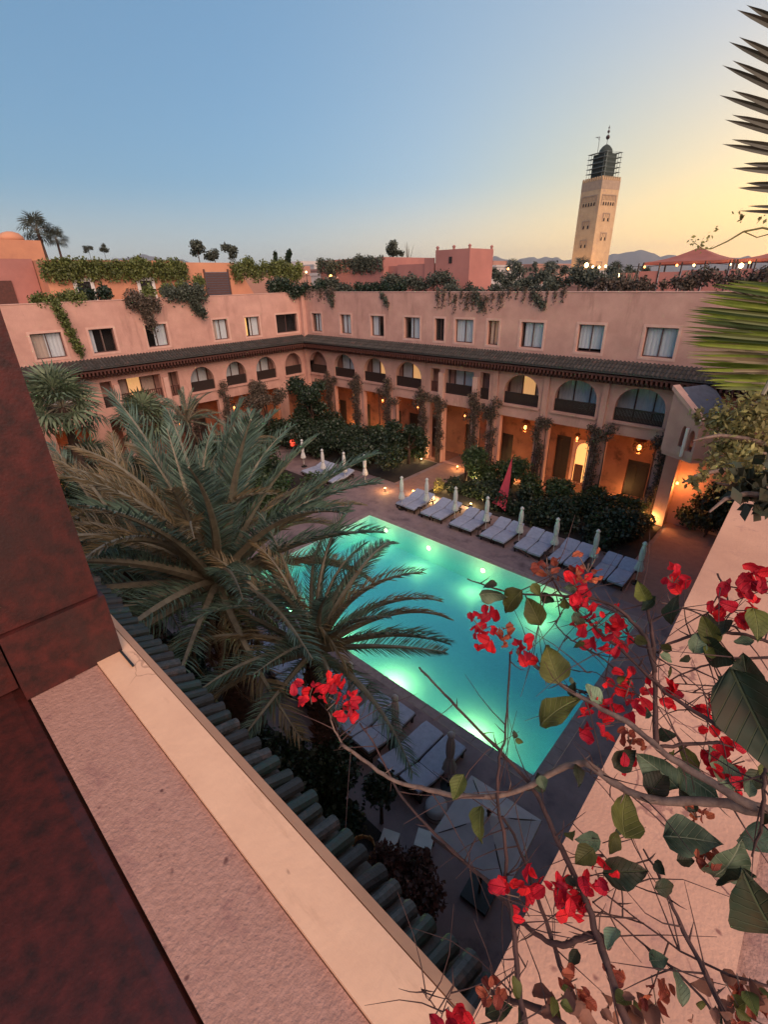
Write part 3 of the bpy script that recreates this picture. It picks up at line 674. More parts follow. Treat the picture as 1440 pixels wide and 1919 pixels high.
b = MB(); b.box((-37.497, 20.6, 11.0), (-37.43, 22.5, 12.75)); sh = wparent(b.build('shutter', 'slate'), r2)
b = MB()
for k in range(10): b.box((-37.428, 20.65, 11.05+.17*k), (-37.40, 22.45, 11.17+.17*k))
o = wparent(b.build('shutter_frame', 'frame'), r2); b = MB()
for y in (20.49, 22.51):
    b = MB(); b.box((-37.497, y, 11.0), (-37.38, y+.1, 12.95)); wparent(b.build('shutter_post', 'frame'), r2)
r3 = setback('rooftop_wall', 'dusky rose wall of the rooftop at the left edge beside the orange apartment', 'wall', [((-42, 3.0, 10.4), (-39.2, 9.95, 13.6))], 'plaster_rose')
b = MB(); b.box((-39.197, 6.6, 10.5), (-39.12, 8.5, 12.4)); wparent(b.build('door', 'cedar'), r3)
r4 = setback('rooftop_house', 'distant plain orange building with small dome at the far left skyline', 'building', [((-62, 3, 8), (-50, 13.7, 15.35))])
b = MB(); b.lathe([(.9, 0), (.85, .25), (.6, .5), (.2, .62)], 12, (-51, 12.0, 15.352)); wparent(b.build('dome', 'plaster_far', None, True), r4)
r5 = setback('rooftop_house', 'rose rooftop block behind the far wing draped with creeper, dark doorway at its right', 'building', [((-36.2, 31, 10.4), (-28.6, 37, 13.55)), ((-28.596, 31.6, 10.4), (-27.4, 37, 12.9))], 'plaster_rose')
b = MB(); b.box((-28.55, 31.50, 10.4), (-27.45, 31.597, 12.35)); wparent(b.build('door', 'cedar'), r5)
r6 = setback('rooftop_house', 'low rose rooftop block left of the square tower', 'building', [((-27.3, 31.2, 10.4), (-23.7, 36, 12.95)), ((-24.6, 31.1, 10.4), (-23.7, 31.197, 13.3))], 'plaster_rose')
r7 = setback('rooftop_tower', 'square rose rooftop turret with knobs on its corners against the yellow sky', 'tower', [((-23.5, 31, 10.4), (-20.6, 34, 13.75))], 'plaster_rose')
b = MB()
for x, y in ((-23.4, 31.1), (-20.7, 31.1), (-22, 31.1), (-20.7, 33.9)):
    b.lathe([(.09, 0), (.09, .1), (.14, .16), (.05, .26)], 6, (x, y, 13.75))
wparent(b.build('finial', 'plaster_rose'), r7)
b = MB(); b.box((-22.3, 30.96, 12.9), (-22.05, 30.999, 13.3)); wparent(b.build('window', 'void'), r7)

# ------------------------------------------------------------------ minaret
D = 300.0
mc = az_el(21.75, 0, D + 6)
root = empty('minaret', (mc.x, mc.y, 0), math.radians(45+21.7+3), 'tall stone minaret with scaffolded dark lantern on the right skyline', 'minaret')
hw = 6.25
b = MB(); b.hexa([(-hw*1.03,-hw*1.03,0),(hw*1.03,-hw*1.03,0),(hw*1.03,hw*1.03,0),(-hw*1.03,hw*1.03,0),(-hw,-hw,53),(hw,-hw,53),(hw,hw,53),(-hw,hw,53)]); b.build('shaft', 'stone_min', root)
b = MB(); b.box((-hw-.06, -hw-.06, 49.2), (hw+.06, hw+.06, 52.9)); b.build('tile_band', 'min_band', root)
for f in range(4):
    ca, sa = math.cos(f*PI/2), math.sin(f*PI/2)
    def fp(u, v, z): x, y = u, -hw-v; return (x*ca-y*sa, x*sa+y*ca, z)
    for k in range(9):
        u = -hw+.5+k*(2*hw-1)/8; mb = MB(); mbox(mb, fp, u-.42, u+.42, -.5, .1, 53, 54.0); mbox(mb, fp, u-.22, u+.22, -.5, .1, 54.0, 54.5); mb.build('merlon', 'stone_min', root)
    rows = [(46.2, 43.0, 5, 10.0), (35.5, 33.2, 2, 5.0) if f % 2 else (38.5, 36.2, 2, 5.0), (27.0, 24.8, 2, 4.6) if f % 2 else (30.0, 27.8, 2, 4.6), (17, 15, 2, 4.4)]
    for (zt, zb, n_, wd) in rows:
        mb = MB()      # recessed decorative field: a proud frame
        mbox(mb, fp, -wd/2, wd/2, .16, .30, zt+.5, zt+.9); mbox(mb, fp, -wd/2, -wd/2+.35, .16, .30, zb-.6, zt+.5); mbox(mb, fp, wd/2-.35, wd/2, .16, .30, zb-.6, zt+.5)
        for q in range(n_*2):
            u = -wd/2+.6+q*(wd-1.2)/(n_*2-1); mbox(mb, fp, u-.12, u+.12, .16, .28, (zt+zb)/2, zt+.5)
        mb.build('blind_arcade', 'min_band', root)
        for q in range(n_):
            u = (q-(n_-1)/2)*(wd-1.6)/max(1, n_-1)*.8; mb = MB()
            loop = arch_loop(u-.38, u+.38, zb-.5, zb+1.0, zb+.5, .9, 6)
            sheet(mb, fp, loop, [], .17, .24); mb.build('window', 'void', root)
lz = 53
b = MB(); b.box((-3.75, -3.75, lz), (3.75, 3.75, lz+11.2)); b.build('lantern_tower', 'min_dark', root)
b = MB(); b.lathe([(3.1, 0), (3.2, .8), (2.8, 2.0), (1.8, 3.2), (.7, 3.9), (.1, 4.1)], 16, (0, 0, lz+11.2)); b.build('dome', 'min_dark', root, True)
b = MB()
for sx in (-1, 1):
    for sy in (-1, 1):
        for d_ in (3.9, 5.6):
            b.tube([(sx*d_, sy*4.7, lz), (sx*d_, sy*4.7, lz+11.6)], .07, 4); b.tube([(sx*4.7, sy*d_, lz), (sx*4.7, sy*d_, lz+11.6)], .11, 4)
for k in range(6):
    z = lz+1.5+k*2
    for a in (-5.6, -3.9, 3.9, 5.6):
        b.tube([(a, -5.6, z), (a, 5.6, z)], .05, 4); b.tube([(-5.6, a, z), (5.6, a, z)], .05, 4)
    b.box((-5.6, -5.6, z-.12), (-3.9, 5.6, z-.02)); b.box((3.9, -5.6, z-.12), (5.6, 5.6, z-.02))
b.build('scaffold', 'scaff', root)
b = MB(); b.tube([(0, 0, lz+15), (0, 0, lz+22.6)], .12, 5); b.build('finial_rod', 'bronze', root)
for z, r in ((18.0, .95), (20.2, .62), (21.7, .38)):
    b = MB(); b.lathe([(.05, -r), (r*.7, -r*.7), (r, 0), (r*.7, r*.7), (.05, r)], 10, (0, 0, lz+z)); b.build('finial_ball', 'bronze', root, True)
b = MB(); b.tube([(-2.6, 2.6, lz+11), (-2.6, 2.6, lz+18.6)], .14, 4); b.tube([(-2.6, 2.6, lz+18.4), (-3.9, 3.9, lz+18.4)], .12, 4); b.tube([(-2.6, 2.6, lz+17.2), (-3.3, 3.3, lz+18.4)], .09, 4)
b.build('flag_gallows', 'bronze', root)

# ------------------------------------------------------------------ mountains
def mountains(name, az0, az1, d, prof, seed):
    r = random.Random(seed); n = 160; V = []; F = []
    for i in range(n+1):
        t = i/n; az = az0+(az1-az0)*t
        e = np.interp(az, [p[0] for p in prof], [p[1] for p in prof]) + r.uniform(-.05, .05) + .10*math.sin(az*2.3)+.06*math.sin(az*5.1+1)
        for (dd, k) in ((d*.82, -.35), (d*.9, .35), (d, 1.0), (d*1.1, -.3)):
            p = az_el(az, 0, dd); V.append((p.x, p.y, max(-2, math.tan(math.radians(max(e*k, -.4)))*d + (12 if k > 0 else -40) + r.uniform(-12, 12)*(1 if 0 < k < 1 else 0))))
    for i in range(n):
        for j in range(3): a = i*4+j; F.append((a, a+1, a+5, a+4))
    mb = MB(); mb.add(V, F); return tag(mb.build(name, 'mount', None, True), kind='structure')
mountains('mountains', -6, 40, 9000, [(-6, 1.2), (8, 1.0), (13, 1.1), (16, 1.6), (18, 2.0), (20, 1.5), (22, 1.3), (25, 1.5), (27, 1.7), (29, 1.4), (31, 1.8), (34, 1.1), (40, .7)], 3)
mountains('mountains', 38, 82, 9500, [(38, .7), (50, .5), (58, 1.0), (63, 2.1), (67, 2.6), (70, 2.0), (74, 1.4), (82, 1.6)], 5)
# ------------------------------------------------------------------ sun loungers and parasols
def make_lounger():
    r = empty('sun_lounger', (0, 0, 0), 0, 'x', 'sun lounger', 'sun loungers round the pool')
    b = MB(); b.box((-.33, -1.02, .20), (-.28, 1.0, .26)); b.box((.28, -1.02, .20), (.33, 1.0, .26)); b.box((-.28, -1.02, .20), (.28, -.96, .26)); b.box((-.28, .94, .20), (.28, 1.0, .26))
    b.build('frame', 'darkwood', r)
    for x in (-.29, .29):
        for y in (-.9, .88):
            b = MB(); b.box((x-.03, y-.03, 0), (x+.03, y+.03, .2)); b.build('leg', 'darkwood', r)
    def cushion(nm, y0, y1, z0, z1):
        b = MB(); k = 6; V = []
        for i in range(k+1):
            t = i/k; y = y0+(y1-y0)*t; z = z0+(z1-z0)*t; e = .015 if i in (0, k) else 0
            V += [(-.335+e, y, z), (-.335+e, y, z+.085-e), (-.28, y, z+.105-e), (.28, y, z+.105-e), (.335-e, y, z+.085-e), (.335-e, y, z)]
        F = [(i*6+j, i*6+(j+1) % 6, i*6+6+(j+1) % 6, i*6+6+j) for i in range(k) for j in range(6)] + [tuple(range(6))[::-1], tuple(k*6+j for j in range(6))]
        b.add(V, F); return b.build(nm, 'mattress', r, False)
    cushion('seat_cushion', -1.0, .22, .262, .262); cushion('back_cushion', .24, 1.0, .265, .50)
    b = MB(); b.hexa([(-.3,.26,.20),(.3,.26,.20),(.3,.96,.42),(-.3,.96,.42),(-.3,.26,.245),(.3,.26,.245),(.3,.96,.46),(-.3,.96,.46)]); b.build('backrest', 'darkwood', r)
    return r
proto_l = make_lounger(); used = [False]
ORD = ['first', 'second', 'third', 'fourth', 'fifth', 'sixth', 'seventh', 'eighth', 'ninth', 'tenth']
def place(proto, used, loc, rz, label):
    o = proto if not used[0] else copy_tree(proto)
    used[0] = True; o.location = loc; o.rotation_euler = (0, 0, rz); o['label'] = label; return o
far_x = [-16.05, -14.15, -12.2, -10.3, -8.45, -6.7, -4.75]
for i, x in enumerate(far_x):
    for s, w in ((-1, 'left'), (1, 'right')):
        place(proto_l, used, (x+s*.36, 19.75+random.uniform(-.06, .06), 0), random.uniform(-.03, .03), '%s lounger of the %s blue grey pair from the left beyond the pool' % (w, ORD[i]))
for i, x in enumerate([-24.4, -22.6]):
    for s, w in ((-1, 'left'), (1, 'right')):
        place(proto_l, used, (x+s*.36, 19.5, 0), random.uniform(-.05, .05), '%s lounger of the %s pair of loungers behind the big palm' % (w, ['left', 'right'][i]))
near_x = [-12.2, -10.6, -8.95, -7.1, -5.35]
for i, x in enumerate(near_x):
    for s, w in ((-1, 'left'), (1, 'right')):
        place(proto_l, used, (x+s*.37, 6.95+random.uniform(-.06, .06), 0), PI+random.uniform(-.04, .04), '%s lounger of the %s pair from the left on our side of the pool' % (w, ORD[i]))
for i, x in enumerate((-15.1, -11.25, -7.55)):
    t = empty('side_table', (x, 19.0, 0), 0, 'small dark side table in the gap %s the far loungers' % ['at the left of', 'in the middle of', 'at the right of'][i], 'table', 'side tables between loungers')
    b = MB(); b.lathe([(.15, .40), (.16, .42), (.15, .43)], 14); b.build('table_top', 'darkwood', t)
    b = MB(); b.tube([(0, 0, .02), (0, 0, .40)], .02, 6); b.build('leg', 'iron', t); b = MB(); b.lathe([(.12, 0), (.12, .015), (.03, .03)], 12); b.build('foot', 'iron', t)
def make_parasol():
    r = empty('closed_parasol', (0, 0, 0), 0, 'x', 'parasol', 'closed parasols by the loungers')
    b = MB(); b.tube([(0, 0, .05), (0, 0, 2.3)], .022, 8); b.build('pole', 'white', r)
    b = MB(); b.lathe([(.24, 0), (.24, .05), (.05, .08), (.04, .2)], 12); b.build('base', 'iron', r)
    prof = [(.05, 2.16), (.085, 2.05), (.11, 1.8), (.105, 1.45), (.085, 1.28), (.14, 1.05), (.19, .82), (.175, .76)]
    n = 32; V = []; F = []
    for k, (rr, z) in enumerate(prof):
        for j in range(n):
            a = 2*PI*j/n; q = rr*(1+.26*math.cos(8*a+z*.8)*(.4+.6*min(1, k/3))); V.append((q*math.cos(a), q*math.sin(a), z+.015*math.cos(8*a)*(k > 5)))
    for k in range(len(prof)-1):
        for j in range(n): F.append((k*n+j, k*n+(j+1) % n, (k+1)*n+(j+1) % n, (k+1)*n+j))
    b = MB(); b.add(V, F); b.build('canopy', 'canvas', r, True)
    b = MB(); b.lathe([(.10, 1.26), (.105, 1.28), (.10, 1.31)], 12); b.build('tie', 'canvas_grey', r)
    b = MB(); b.lathe([(.02, 2.16), (.10, 2.17), (.115, 2.22), (.06, 2.30), (.02, 2.33)], 10); b.build('cap', 'canvas', r, True)
    return r
pp = make_parasol(); usedp = [False]
for i, (x, y) in enumerate([(-16.35, 18.9), (-15.1, 19.6), (-13.15, 19.6), (-11.2, 19.6), (-9.3, 19.6), (-7.5, 19.6), (-5.7, 19.65), (-3.85, 19.8)]):
    place(pp, usedp, (x, y, 0), random.random(), '%s closed white parasol from the left in the row beyond the pool' % ORD[i]).scale = (.88,)*3
for i, (x, y, l) in enumerate([(-26.3, 19.7, 'closed white parasol in front of the dark hedge far left'), (-23.55, 19.2, 'closed white parasol left of the pair of loungers behind the palm'), (-22.0, 19.7, 'closed white parasol right of the loungers behind the palm'), (-20.6, 20.2, 'closed white parasol half hidden behind palm frond tips, left of the path')]):
    place(pp, usedp, (x, y, 0), random.random(), l).scale = (.88,)*3
gpar = M['canvas_grey']
for i, (x, y, l) in enumerate([(-8.05, 6.95, 'closed grey parasol beside the red flower on our side of the pool'), (-6.25, 6.9, 'closed grey parasol standing over the middle loungers on our side'), (-4.45, 6.95, 'closed taupe parasol right of the last near lounger pair')]):
    o = place(pp, usedp, (x, y, 0), random.random(), l); o.scale = (.88,)*3
    for c in o.children:
        if c.name.startswith('canopy') or c.name.startswith('cap'):
            c.data = c.data.copy(); c.data.materials[0] = gpar
# open square parasol
r = empty('open_parasol', (-2.52, 5.4, 0), math.radians(4), 'large open square taupe parasol seen from above near our wall', 'parasol')
b = MB(); hs = .78; zt, zb = 2.75, 2.36
rim_ = [(-hs, -hs), (hs, -hs), (hs, hs), (-hs, hs)]
for i in range(4):
    p, q = rim_[i], rim_[(i+1) % 4]; k = 6
    for a in range(k):
        t0, t1 = a/k, (a+1)/k
        P = lambda s, t: ((p[0]+(q[0]-p[0])*s)*t, (p[1]+(q[1]-p[1])*s)*t, zt+(zb-zt)*t - .05*math.sin(PI*s)*t*0 - .035*math.sin(PI*t))
        b.add([P(0, t0), P(1, t0), P(1, t1), P(0, t1)], [(0, 3, 2, 1)])
    b.add([(p[0], p[1], zb), (q[0], q[1], zb), (q[0], q[1], zb-.13), (p[0], p[1], zb-.13)], [(0, 1, 2, 3)])
b.build('canopy', 'canvas_grey', r)
b = MB(); b.tube([(0, 0, 0), (0, 0, 2.86)], .03, 8); b.build('pole', 'darkwood', r)
b = MB(); b.lathe([(.02, 0), (.05, .03), (.02, .09)], 8, (0, 0, 2.84)); b.build('finial', 'darkwood', r)
for sx, sy in rim_:
    b = MB(); b.tube([(0, 0, zt-.06), (sx, sy, zb-.02)], .014, 5); b.build('rib', 'darkwood', r)
b = MB(); b.box((-.3, -.3, 0), (.3, .3, .09)); b.build('base', 'iron', r)
# pouf, stools, planter
r = empty('round_pouf', (-4.25, 6.15, 0), 0, 'round grey pouf on the deck left of the open parasol', 'pouf')
b = MB(); b.lathe([(.22, 0), (.27, .06), (.29, .2), (.27, .36), (.2, .40), (.02, .41)], 20); b.build('cushion', 'canvas_grey', r, True)
b = MB(); b.lathe([(.292, .19), (.297, .205), (.292, .22)], 20); b.build('seam', 'darkwood', r)
for (x, y, l) in ((-3.95, 5.3, 'small square pale stool beside the open parasol'), (-4.55, 4.75, 'low square stool beside the reddish bush')):
    r = empty('stool', (x, y, 0), .4, l, 'stool', 'square stools near the parasol')
    b = MB(); b.box((-.2, -.2, .38), (.2, .2, .45)); b.build('seat', 'white', r)
    for sx in (-.17, .17):
        for sy in (-.17, .17):
            b = MB(); b.box((sx-.02, sy-.02, 0), (sx+.02, sy+.02, .38)); b.build('leg', 'frame', r)
r = empty('slatted_planter', (-4.55, 3.95, 0), .5, 'tall orange wooden slatted planter in front of the dark bush', 'planter')
for k in range(12):
    a = 2*PI*k/12; b = MB(); b.box((-.055, -.012, 0), (.055, .012, 1.2+.03*(k % 3))); o = b.build('slat', 'wood_or', r); o.location = (.24*math.cos(a), .24*math.sin(a), 0); o.rotation_euler = (0, 0, a+PI/2)
b = MB(); b.lathe([(.22, .1), (.225, 1.12), (.01, 1.13)], 12); b.build('soil_pot', 'soil', r)

# ------------------------------------------------------------------ date palms
def frond_mesh(L, droop, n=62, wl_=.42, width=.03, seed=0, m='frond', curl=.5):
    r = random.Random(seed); pts = []; th = 0; x = z = y = 0; K = 26; dirs = []
    for i in range(K+1):
        t = i/K; th = -droop*t**1.6; pts.append((x, y, z)); dirs.append(th)
        x += math.cos(th)*L/K; z += math.sin(th)*L/K; y += .10*math.sin(t*2+seed)*L/K
    mb = MB(); mb.tube([Vector(p) for p in pts], [max(.004, .03*(1-i/K)**.8) for i in range(K+1)], 5)
    V = mb.v; F = mb.f; nr = len(F)
    for s in (-1, 1):
        for i in range(n):
            t = .16+.84*(i+.5+r.uniform(-.3, .3))/n; t = min(t, .995); k = min(K-1, int(t*K)); f = t*K-k
            p = Vector(pts[k]).lerp(Vector(pts[k+1]), f); th = dirs[k]
            fw = Vector((math.cos(th), 0, math.sin(th))); up = Vector((-math.sin(th), 0, math.cos(th))); sd = Vector((0, s, 0))
            ln = wl_*(math.sin(PI*(.14+.80*((t-.16)/.84)))**.7)*r.uniform(.85, 1.1)
            fwd = .75+.5*t
            d = (sd*r.uniform(.75, 1)+fw*fwd+up*r.uniform(.15, .65)).normalized()
            d2 = (d+Vector((0, 0, -curl*r.uniform(.4, 1.2)))).normalized()
            w = width*.5*(up.cross(d)).normalized()*r.uniform(.8, 1.1) if r.random() < .5 else width*.5*(fw.cross(d)).normalized()
            a = p; m1 = p+d*ln*.45; e = m1+d2*ln*.55
            o = len(V)
            V += [tuple(a-w*.5), tuple(a+w*.5), tuple(m1+w), tuple(m1-w), tuple(e)]
            F += [(o, o+1, o+2, o+3), (o+3, o+2, o+4)]
    me = bpy.data.meshes.new('frond'); me.from_pydata(V, [], F); me.materials.append(M[m]); me.materials.append(M['rachis'])
    mi = np.zeros(len(F), dtype=np.int32); mi[:nr] = 1; me.polygons.foreach_set('material_index', mi); me.update(); return me
def date_palm(loc, hc, nf, L, tr, label, ms, emax=86, emin=-32, seed=1, dens=62, az_bias=None, group='date palms', dead=0):
    r = random.Random(seed); root = empty('date_palm', loc, 0, label, 'palm tree', group)
    b = MB(); K = 9
    b.tube([(0.05*math.sin(i), .04*math.cos(i*1.3), hc*i/K) for i in range(K+1)], [tr*(1.15-.35*(i/K)+.25*(i/K)**6) for i in range(K+1)], 14); b.build('trunk', 'bark', root, True)
    b = MB()
    for i in range(int(hc*44)):
        z = i/44; a = i*2.399; rr = tr*(1.12-.32*z/hc); c, s = math.cos(a), math.sin(a); w = .07; h_ = .16+.05*r.random(); out = .08+.06*r.random()
        b.add([(c*rr*.9-s*w, s*rr*.9+c*w, z), (c*rr*.9+s*w, s*rr*.9-c*w, z), (c*(rr+out)+s*w*.5, s*(rr+out)-c*w*.5, z+h_), (c*(rr+out)-s*w*.5, s*(rr+out)+c*w*.5, z+h_), (c*rr*.9, s*rr*.9, z+h_*.6)], [(0, 1, 2, 3), (0, 3, 4), (1, 4, 2), (2, 4, 3)])
    tag(b.build('leaf_boots', 'barkred', root), kind='stuff')
    for i in range(nf):
        t = i/(nf-1); el = math.radians(emax+(emin-emax)*t**.85+r.uniform(-7, 7)); a = i*2.399963+seed
        dm = ms[i % len(ms)]
        o = link('frond', dm, root, (.10*math.cos(a), .10*math.sin(a), hc+.12*(1-t)), None)
        o.rotation_mode = 'QUATERNION'
        q = Matrix.Rotation(a, 4, 'Z') @ Matrix.Rotation(-el, 4, 'Y') @ Matrix.Rotation(r.uniform(-.6, .6), 4, 'X')
        o.rotation_quaternion = q.to_quaternion(); sc = L*(.82+.3*r.random())*(.9 if t < .15 else 1); o.scale = (sc,)*3
    for i in range(dead):
        a = i*2.399+1; o = link('dead_frond', DEAD, root, (.2*math.cos(a), .2*math.sin(a), hc-.25-.5*r.random()), None); o.rotation_mode = 'QUATERNION'
        o.rotation_quaternion = (Matrix.Rotation(a, 4, 'Z') @ Matrix.Rotation(math.radians(r.uniform(40, 68)), 4, 'Y') @ Matrix.Rotation(r.uniform(-.8, .8), 4, 'X')).to_quaternion(); o.scale = (L*r.uniform(.45, .7),)*3
    return root
M['frond_dead'] = mat('dead_frond_brown', (.20, .11, .065), (.10, .055, .035), 3, .9, isl=.4)
DEAD = frond_mesh(1, 1.3, 70, .13, .007, 9, 'frond_dead', 1.2)
FM = [frond_mesh(1, .8, 100, .155, .0075, 1, 'frond', .35), frond_mesh(1, 1.2, 100, .15, .0075, 2, 'frond'), frond_mesh(1, .5, 96, .16, .0075, 3, 'frond', .3),
      frond_mesh(1, 1.0, 92, .15, .0075, 4, 'frond_olive'), frond_mesh(1, 1.5, 92, .14, .0075, 5, 'frond_olive')]
for me in FM:    # rachis is a little thick at unit scale
    pass
FMA = [FM[0], FM[3], FM[2], FM[1], FM[4]]
date_palm((-9.7, 4.3, 0), 5.45, 52, 4.6, .42, 'big shaggy date palm at centre left, its fronds spreading over everything', [FM[0], FM[3], FM[2], FM[2], FM[4]], 90, 10, 3, dead=22)
date_palm((-6.75, 4.85, 0), 4.7, 28, 3.4, .235, 'slimmer date palm with arching fronds against the turquoise pool', [FM[0], FM[1], FM[3], FM[2]], 82, 10, 5, dead=3)
date_palm((-14.2, 3.8, 0), 4.6, 40, 3.9, .3, 'date palm close behind the dark red post at the left', [FM[0], FM[4], FM[2], FM[3]], 84, -20, 8, dead=8)

date_palm((-24.6, 14.2, 0), 3.4, 26, 2.3, .2, 'small date palm behind the left end of the pool', [FM[0], FM[2], FM[3]], 82, -5, 11, dead=4)
date_palm((-29.3, 13.2, 0), 4.2, 26, 2.3, .2, 'date palm standing close to the left wing column', [FM[0], FM[2], FM[4]], 84, -5, 12, dead=4)
date_palm((-22.6, 10.4, 0), 2.6, 24, 2.4, .22, 'low date palm between the big palm and the left wing', [FM[0], FM[2], FM[3]], 84, 0, 13, dead=4)
# fan palms
def fan_leaf(m, seed=0, n=26, m2='rachis'):
    r = random.Random(seed); mb = MB(); mb.tube([(0, 0, 0), (.3, 0, .02), (.55, 0, 0)], .012, 5); nr = len(mb.f)
    V, F = mb.v, mb.f
    for i in range(n):
        a = math.radians(-125+250*i/(n-1)); c, s = math.cos(a), math.sin(a); ln = .55*(1-.12*abs(i/(n-1)-.5))*r.uniform(.9, 1.05); w = .028
        p = Vector((.52, 0, 0)); d = Vector((c, s, .12*((-1)**i))); q = p+d*ln*.6; e = q+Vector((c, s, -.8))*ln*.38; sd = Vector((-s, c, 0))*w; o = len(V)
        V += [tuple(p), tuple(q+sd), tuple(q-sd), tuple(e)]; F += [(o, o+2, o+1), (o+1, o+2, o+3)]
    me = bpy.data.meshes.new('fan_leaf'); me.from_pydata(V, [], F); me.materials.append(M[m]); me.materials.append(M[m2])
    mi = np.zeros(len(F), dtype=np.int32); mi[:nr] = 1; me.polygons.foreach_set('material_index', mi); me.update(); return me
M['fan_olive'] = mat('olive_fan_leaf', (.17, .21, .12), (.085, .12, .065), 2, .6, isl=.45, trans=.15)
FAN = fan_leaf('fan_olive', 1); FAN2 = fan_leaf('leaf_dusk', 2, 20)
def fan_palm(loc, hc, nf, L, tr, label, me=None, group='fan palms', lean=(0, 0)):
    r = random.Random(hash(label) % 1000 if False else int(hc*100)); root = empty('fan_palm', loc, 0, label, 'palm tree', group)
    b = MB(); b.tube([(lean[0]*(t/6)**1.5, lean[1]*(t/6)**1.5, hc*t/6) for t in range(7)], [tr*(1.2-.4*t/6) for t in range(7)], 9); b.build('trunk', 'bark', root, True)
    for i in range(nf):
        t = i/nf; el = math.radians(80-125*t+r.uniform(-8, 8)); a = i*2.399963
        o = link('leaf', me or FAN, root, (lean[0], lean[1], hc), None, L*(.85+.3*r.random())); o.rotation_mode = 'QUATERNION'
        o.rotation_quaternion = (Matrix.Rotation(a, 4, 'Z') @ Matrix.Rotation(-el, 4, 'Y') @ Matrix.Rotation(r.uniform(-.5, .5), 4, 'X')).to_quaternion()
    return root
fan_palm((-25.0, 5.8, 0), 7.2, 30, 1.9, .22, 'tall fan palm just right of the red post below the left wing')
fan_palm((-27.6, 10.1, 0), 5.1, 30, 1.8, .2, 'dark fan palm in front of the left wing balcony')
fan_palm((-28.5, 7.2, 0), 3.4, 24, 1.6, .2, 'low fan palm glowing amber beside the left arcade')
p = on_x(66, 430, -56); fan_palm((p.x, p.y+.8, 0), p.z, 26, 1.5, .17, 'taller of two slender palms on the far left skyline', FAN2, 'skyline palms', (0, -.7))
p = on_x(105, 448, -62); fan_palm((p.x, p.y, 0), p.z, 22, 1.15, .13, 'shorter of two slender palms on the far left skyline', FAN2, 'skyline palms')

# ------------------------------------------------------------------ courtyard planting
def shrub(name, label, cat, m, blobs, n, size, group=None, hang=0, surf=.5, stem=None, kind=None):
    c = blobs[0][0]; r = empty(name, (c[0], c[1], 0), 0, label, cat, group)
    o = leaf_cloud('foliage', m, blobs, n, size, None, hang, surf); wparent(o, r); o['kind'] = 'stuff'
    b = MB()
    for bb in blobs[:10]:
        q = bb[0]; z0 = (q[2]-.3 if name == 'creeper' else stem) if stem is not None else 0
        b.tube([(q[0], q[1], z0), (q[0]+.05, q[1]-.04, (z0+q[2])/2), (q[0], q[1], q[2])], [.05, .04, .02], 5)
    s = wparent(b.build('stem', 'bark'), r); 
    if len(blobs) > 1: s['kind'] = 'stuff'
    return r
def rb(x0, x1, y0, y1, z0, z1, k, rx=(.5, .9)):
    out = []
    for _ in range(k):
        q = random.uniform(*rx); out.append(((random.uniform(x0, x1), random.uniform(y0, y1), random.uniform(z0, z1)), (q, q, q*.8)))
    return out
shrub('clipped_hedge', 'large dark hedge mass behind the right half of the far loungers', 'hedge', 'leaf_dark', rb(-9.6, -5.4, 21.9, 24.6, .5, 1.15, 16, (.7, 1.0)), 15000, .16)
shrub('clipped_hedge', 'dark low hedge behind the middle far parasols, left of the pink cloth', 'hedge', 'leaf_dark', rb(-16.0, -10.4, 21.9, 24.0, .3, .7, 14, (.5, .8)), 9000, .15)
shrub('shrub_bed', 'tangled greenery against the arcade between path and lit arch', 'shrubs', 'leaf_mid', rb(-16.2, -5.6, 24.8, 26.2, .5, 1.2, 16, (.45, .8)), 12000, .15)
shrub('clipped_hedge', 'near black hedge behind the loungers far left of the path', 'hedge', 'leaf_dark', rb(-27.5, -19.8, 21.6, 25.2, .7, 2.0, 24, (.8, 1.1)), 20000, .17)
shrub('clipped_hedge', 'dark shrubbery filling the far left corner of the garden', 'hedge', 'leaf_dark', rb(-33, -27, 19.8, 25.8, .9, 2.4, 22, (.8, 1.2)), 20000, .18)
shrub('shrub_bed', 'low shrubs along the arcade at the far corner', 'shrubs', 'leaf_mid', rb(-31.5, -19.8, 25.0, 26.2, .5, 1.4, 16, (.5, .8)), 10000, .16)
shrub('shrub_bed', 'leafy bed at the left end of the pool behind the big palm', 'shrubs', 'leaf_mid', rb(-32, -21.4, 9.5, 18.2, .5, 1.8, 40, (.7, 1.1)), 26000, .17)
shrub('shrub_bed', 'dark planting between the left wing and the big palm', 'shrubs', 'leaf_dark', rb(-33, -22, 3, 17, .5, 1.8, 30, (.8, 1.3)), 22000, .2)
def tree(name, label, c, h, blobs, m, n, size, group=None, tr=.12):
    r = empty(name, (c[0], c[1], 0), 0, label, 'tree', group)
    b = MB(); b.tube([(c[0], c[1], 0), (c[0]+.08, c[1], h*.5), (c[0], c[1]+.05, h)], [tr, tr*.8, tr*.4], 8)
    for bb in blobs: b.tube([(c[0]+.06, c[1], h*.55), bb[0]], [tr*.5, tr*.15], 5)
    wparent(b.build('trunk', 'bark', None, True), r)
    o = wparent(leaf_cloud('crown', m, blobs, n, size, surf=.35), r); o['kind'] = 'stuff'; return r
tree('garden_tree', 'tall dark tree rising in the corner where the wings meet', (-29.6, 23.4), 4.0, rb(-30.6, -28.7, 22.6, 24.2, 2.4, 4.9, 8, (.6, .9)), 'leaf_dark', 7000, .17)
tree('garden_tree', 'round green tree beside the garden path with lamps under it', (-15.6, 24.2), 1.6, rb(-16.3, -14.8, 23.7, 24.7, 1.6, 2.5, 6, (.5, .7)), 'leaf_mid', 5000, .14)
tree('garden_tree', 'small lit tree in the bed right of the pink cloth', (-13.1, 25.6), 1.3, rb(-13.8, -12.4, 25.2, 26, 1.1, 1.9, 5, (.4, .6)), 'leaf_mid', 3000, .12)
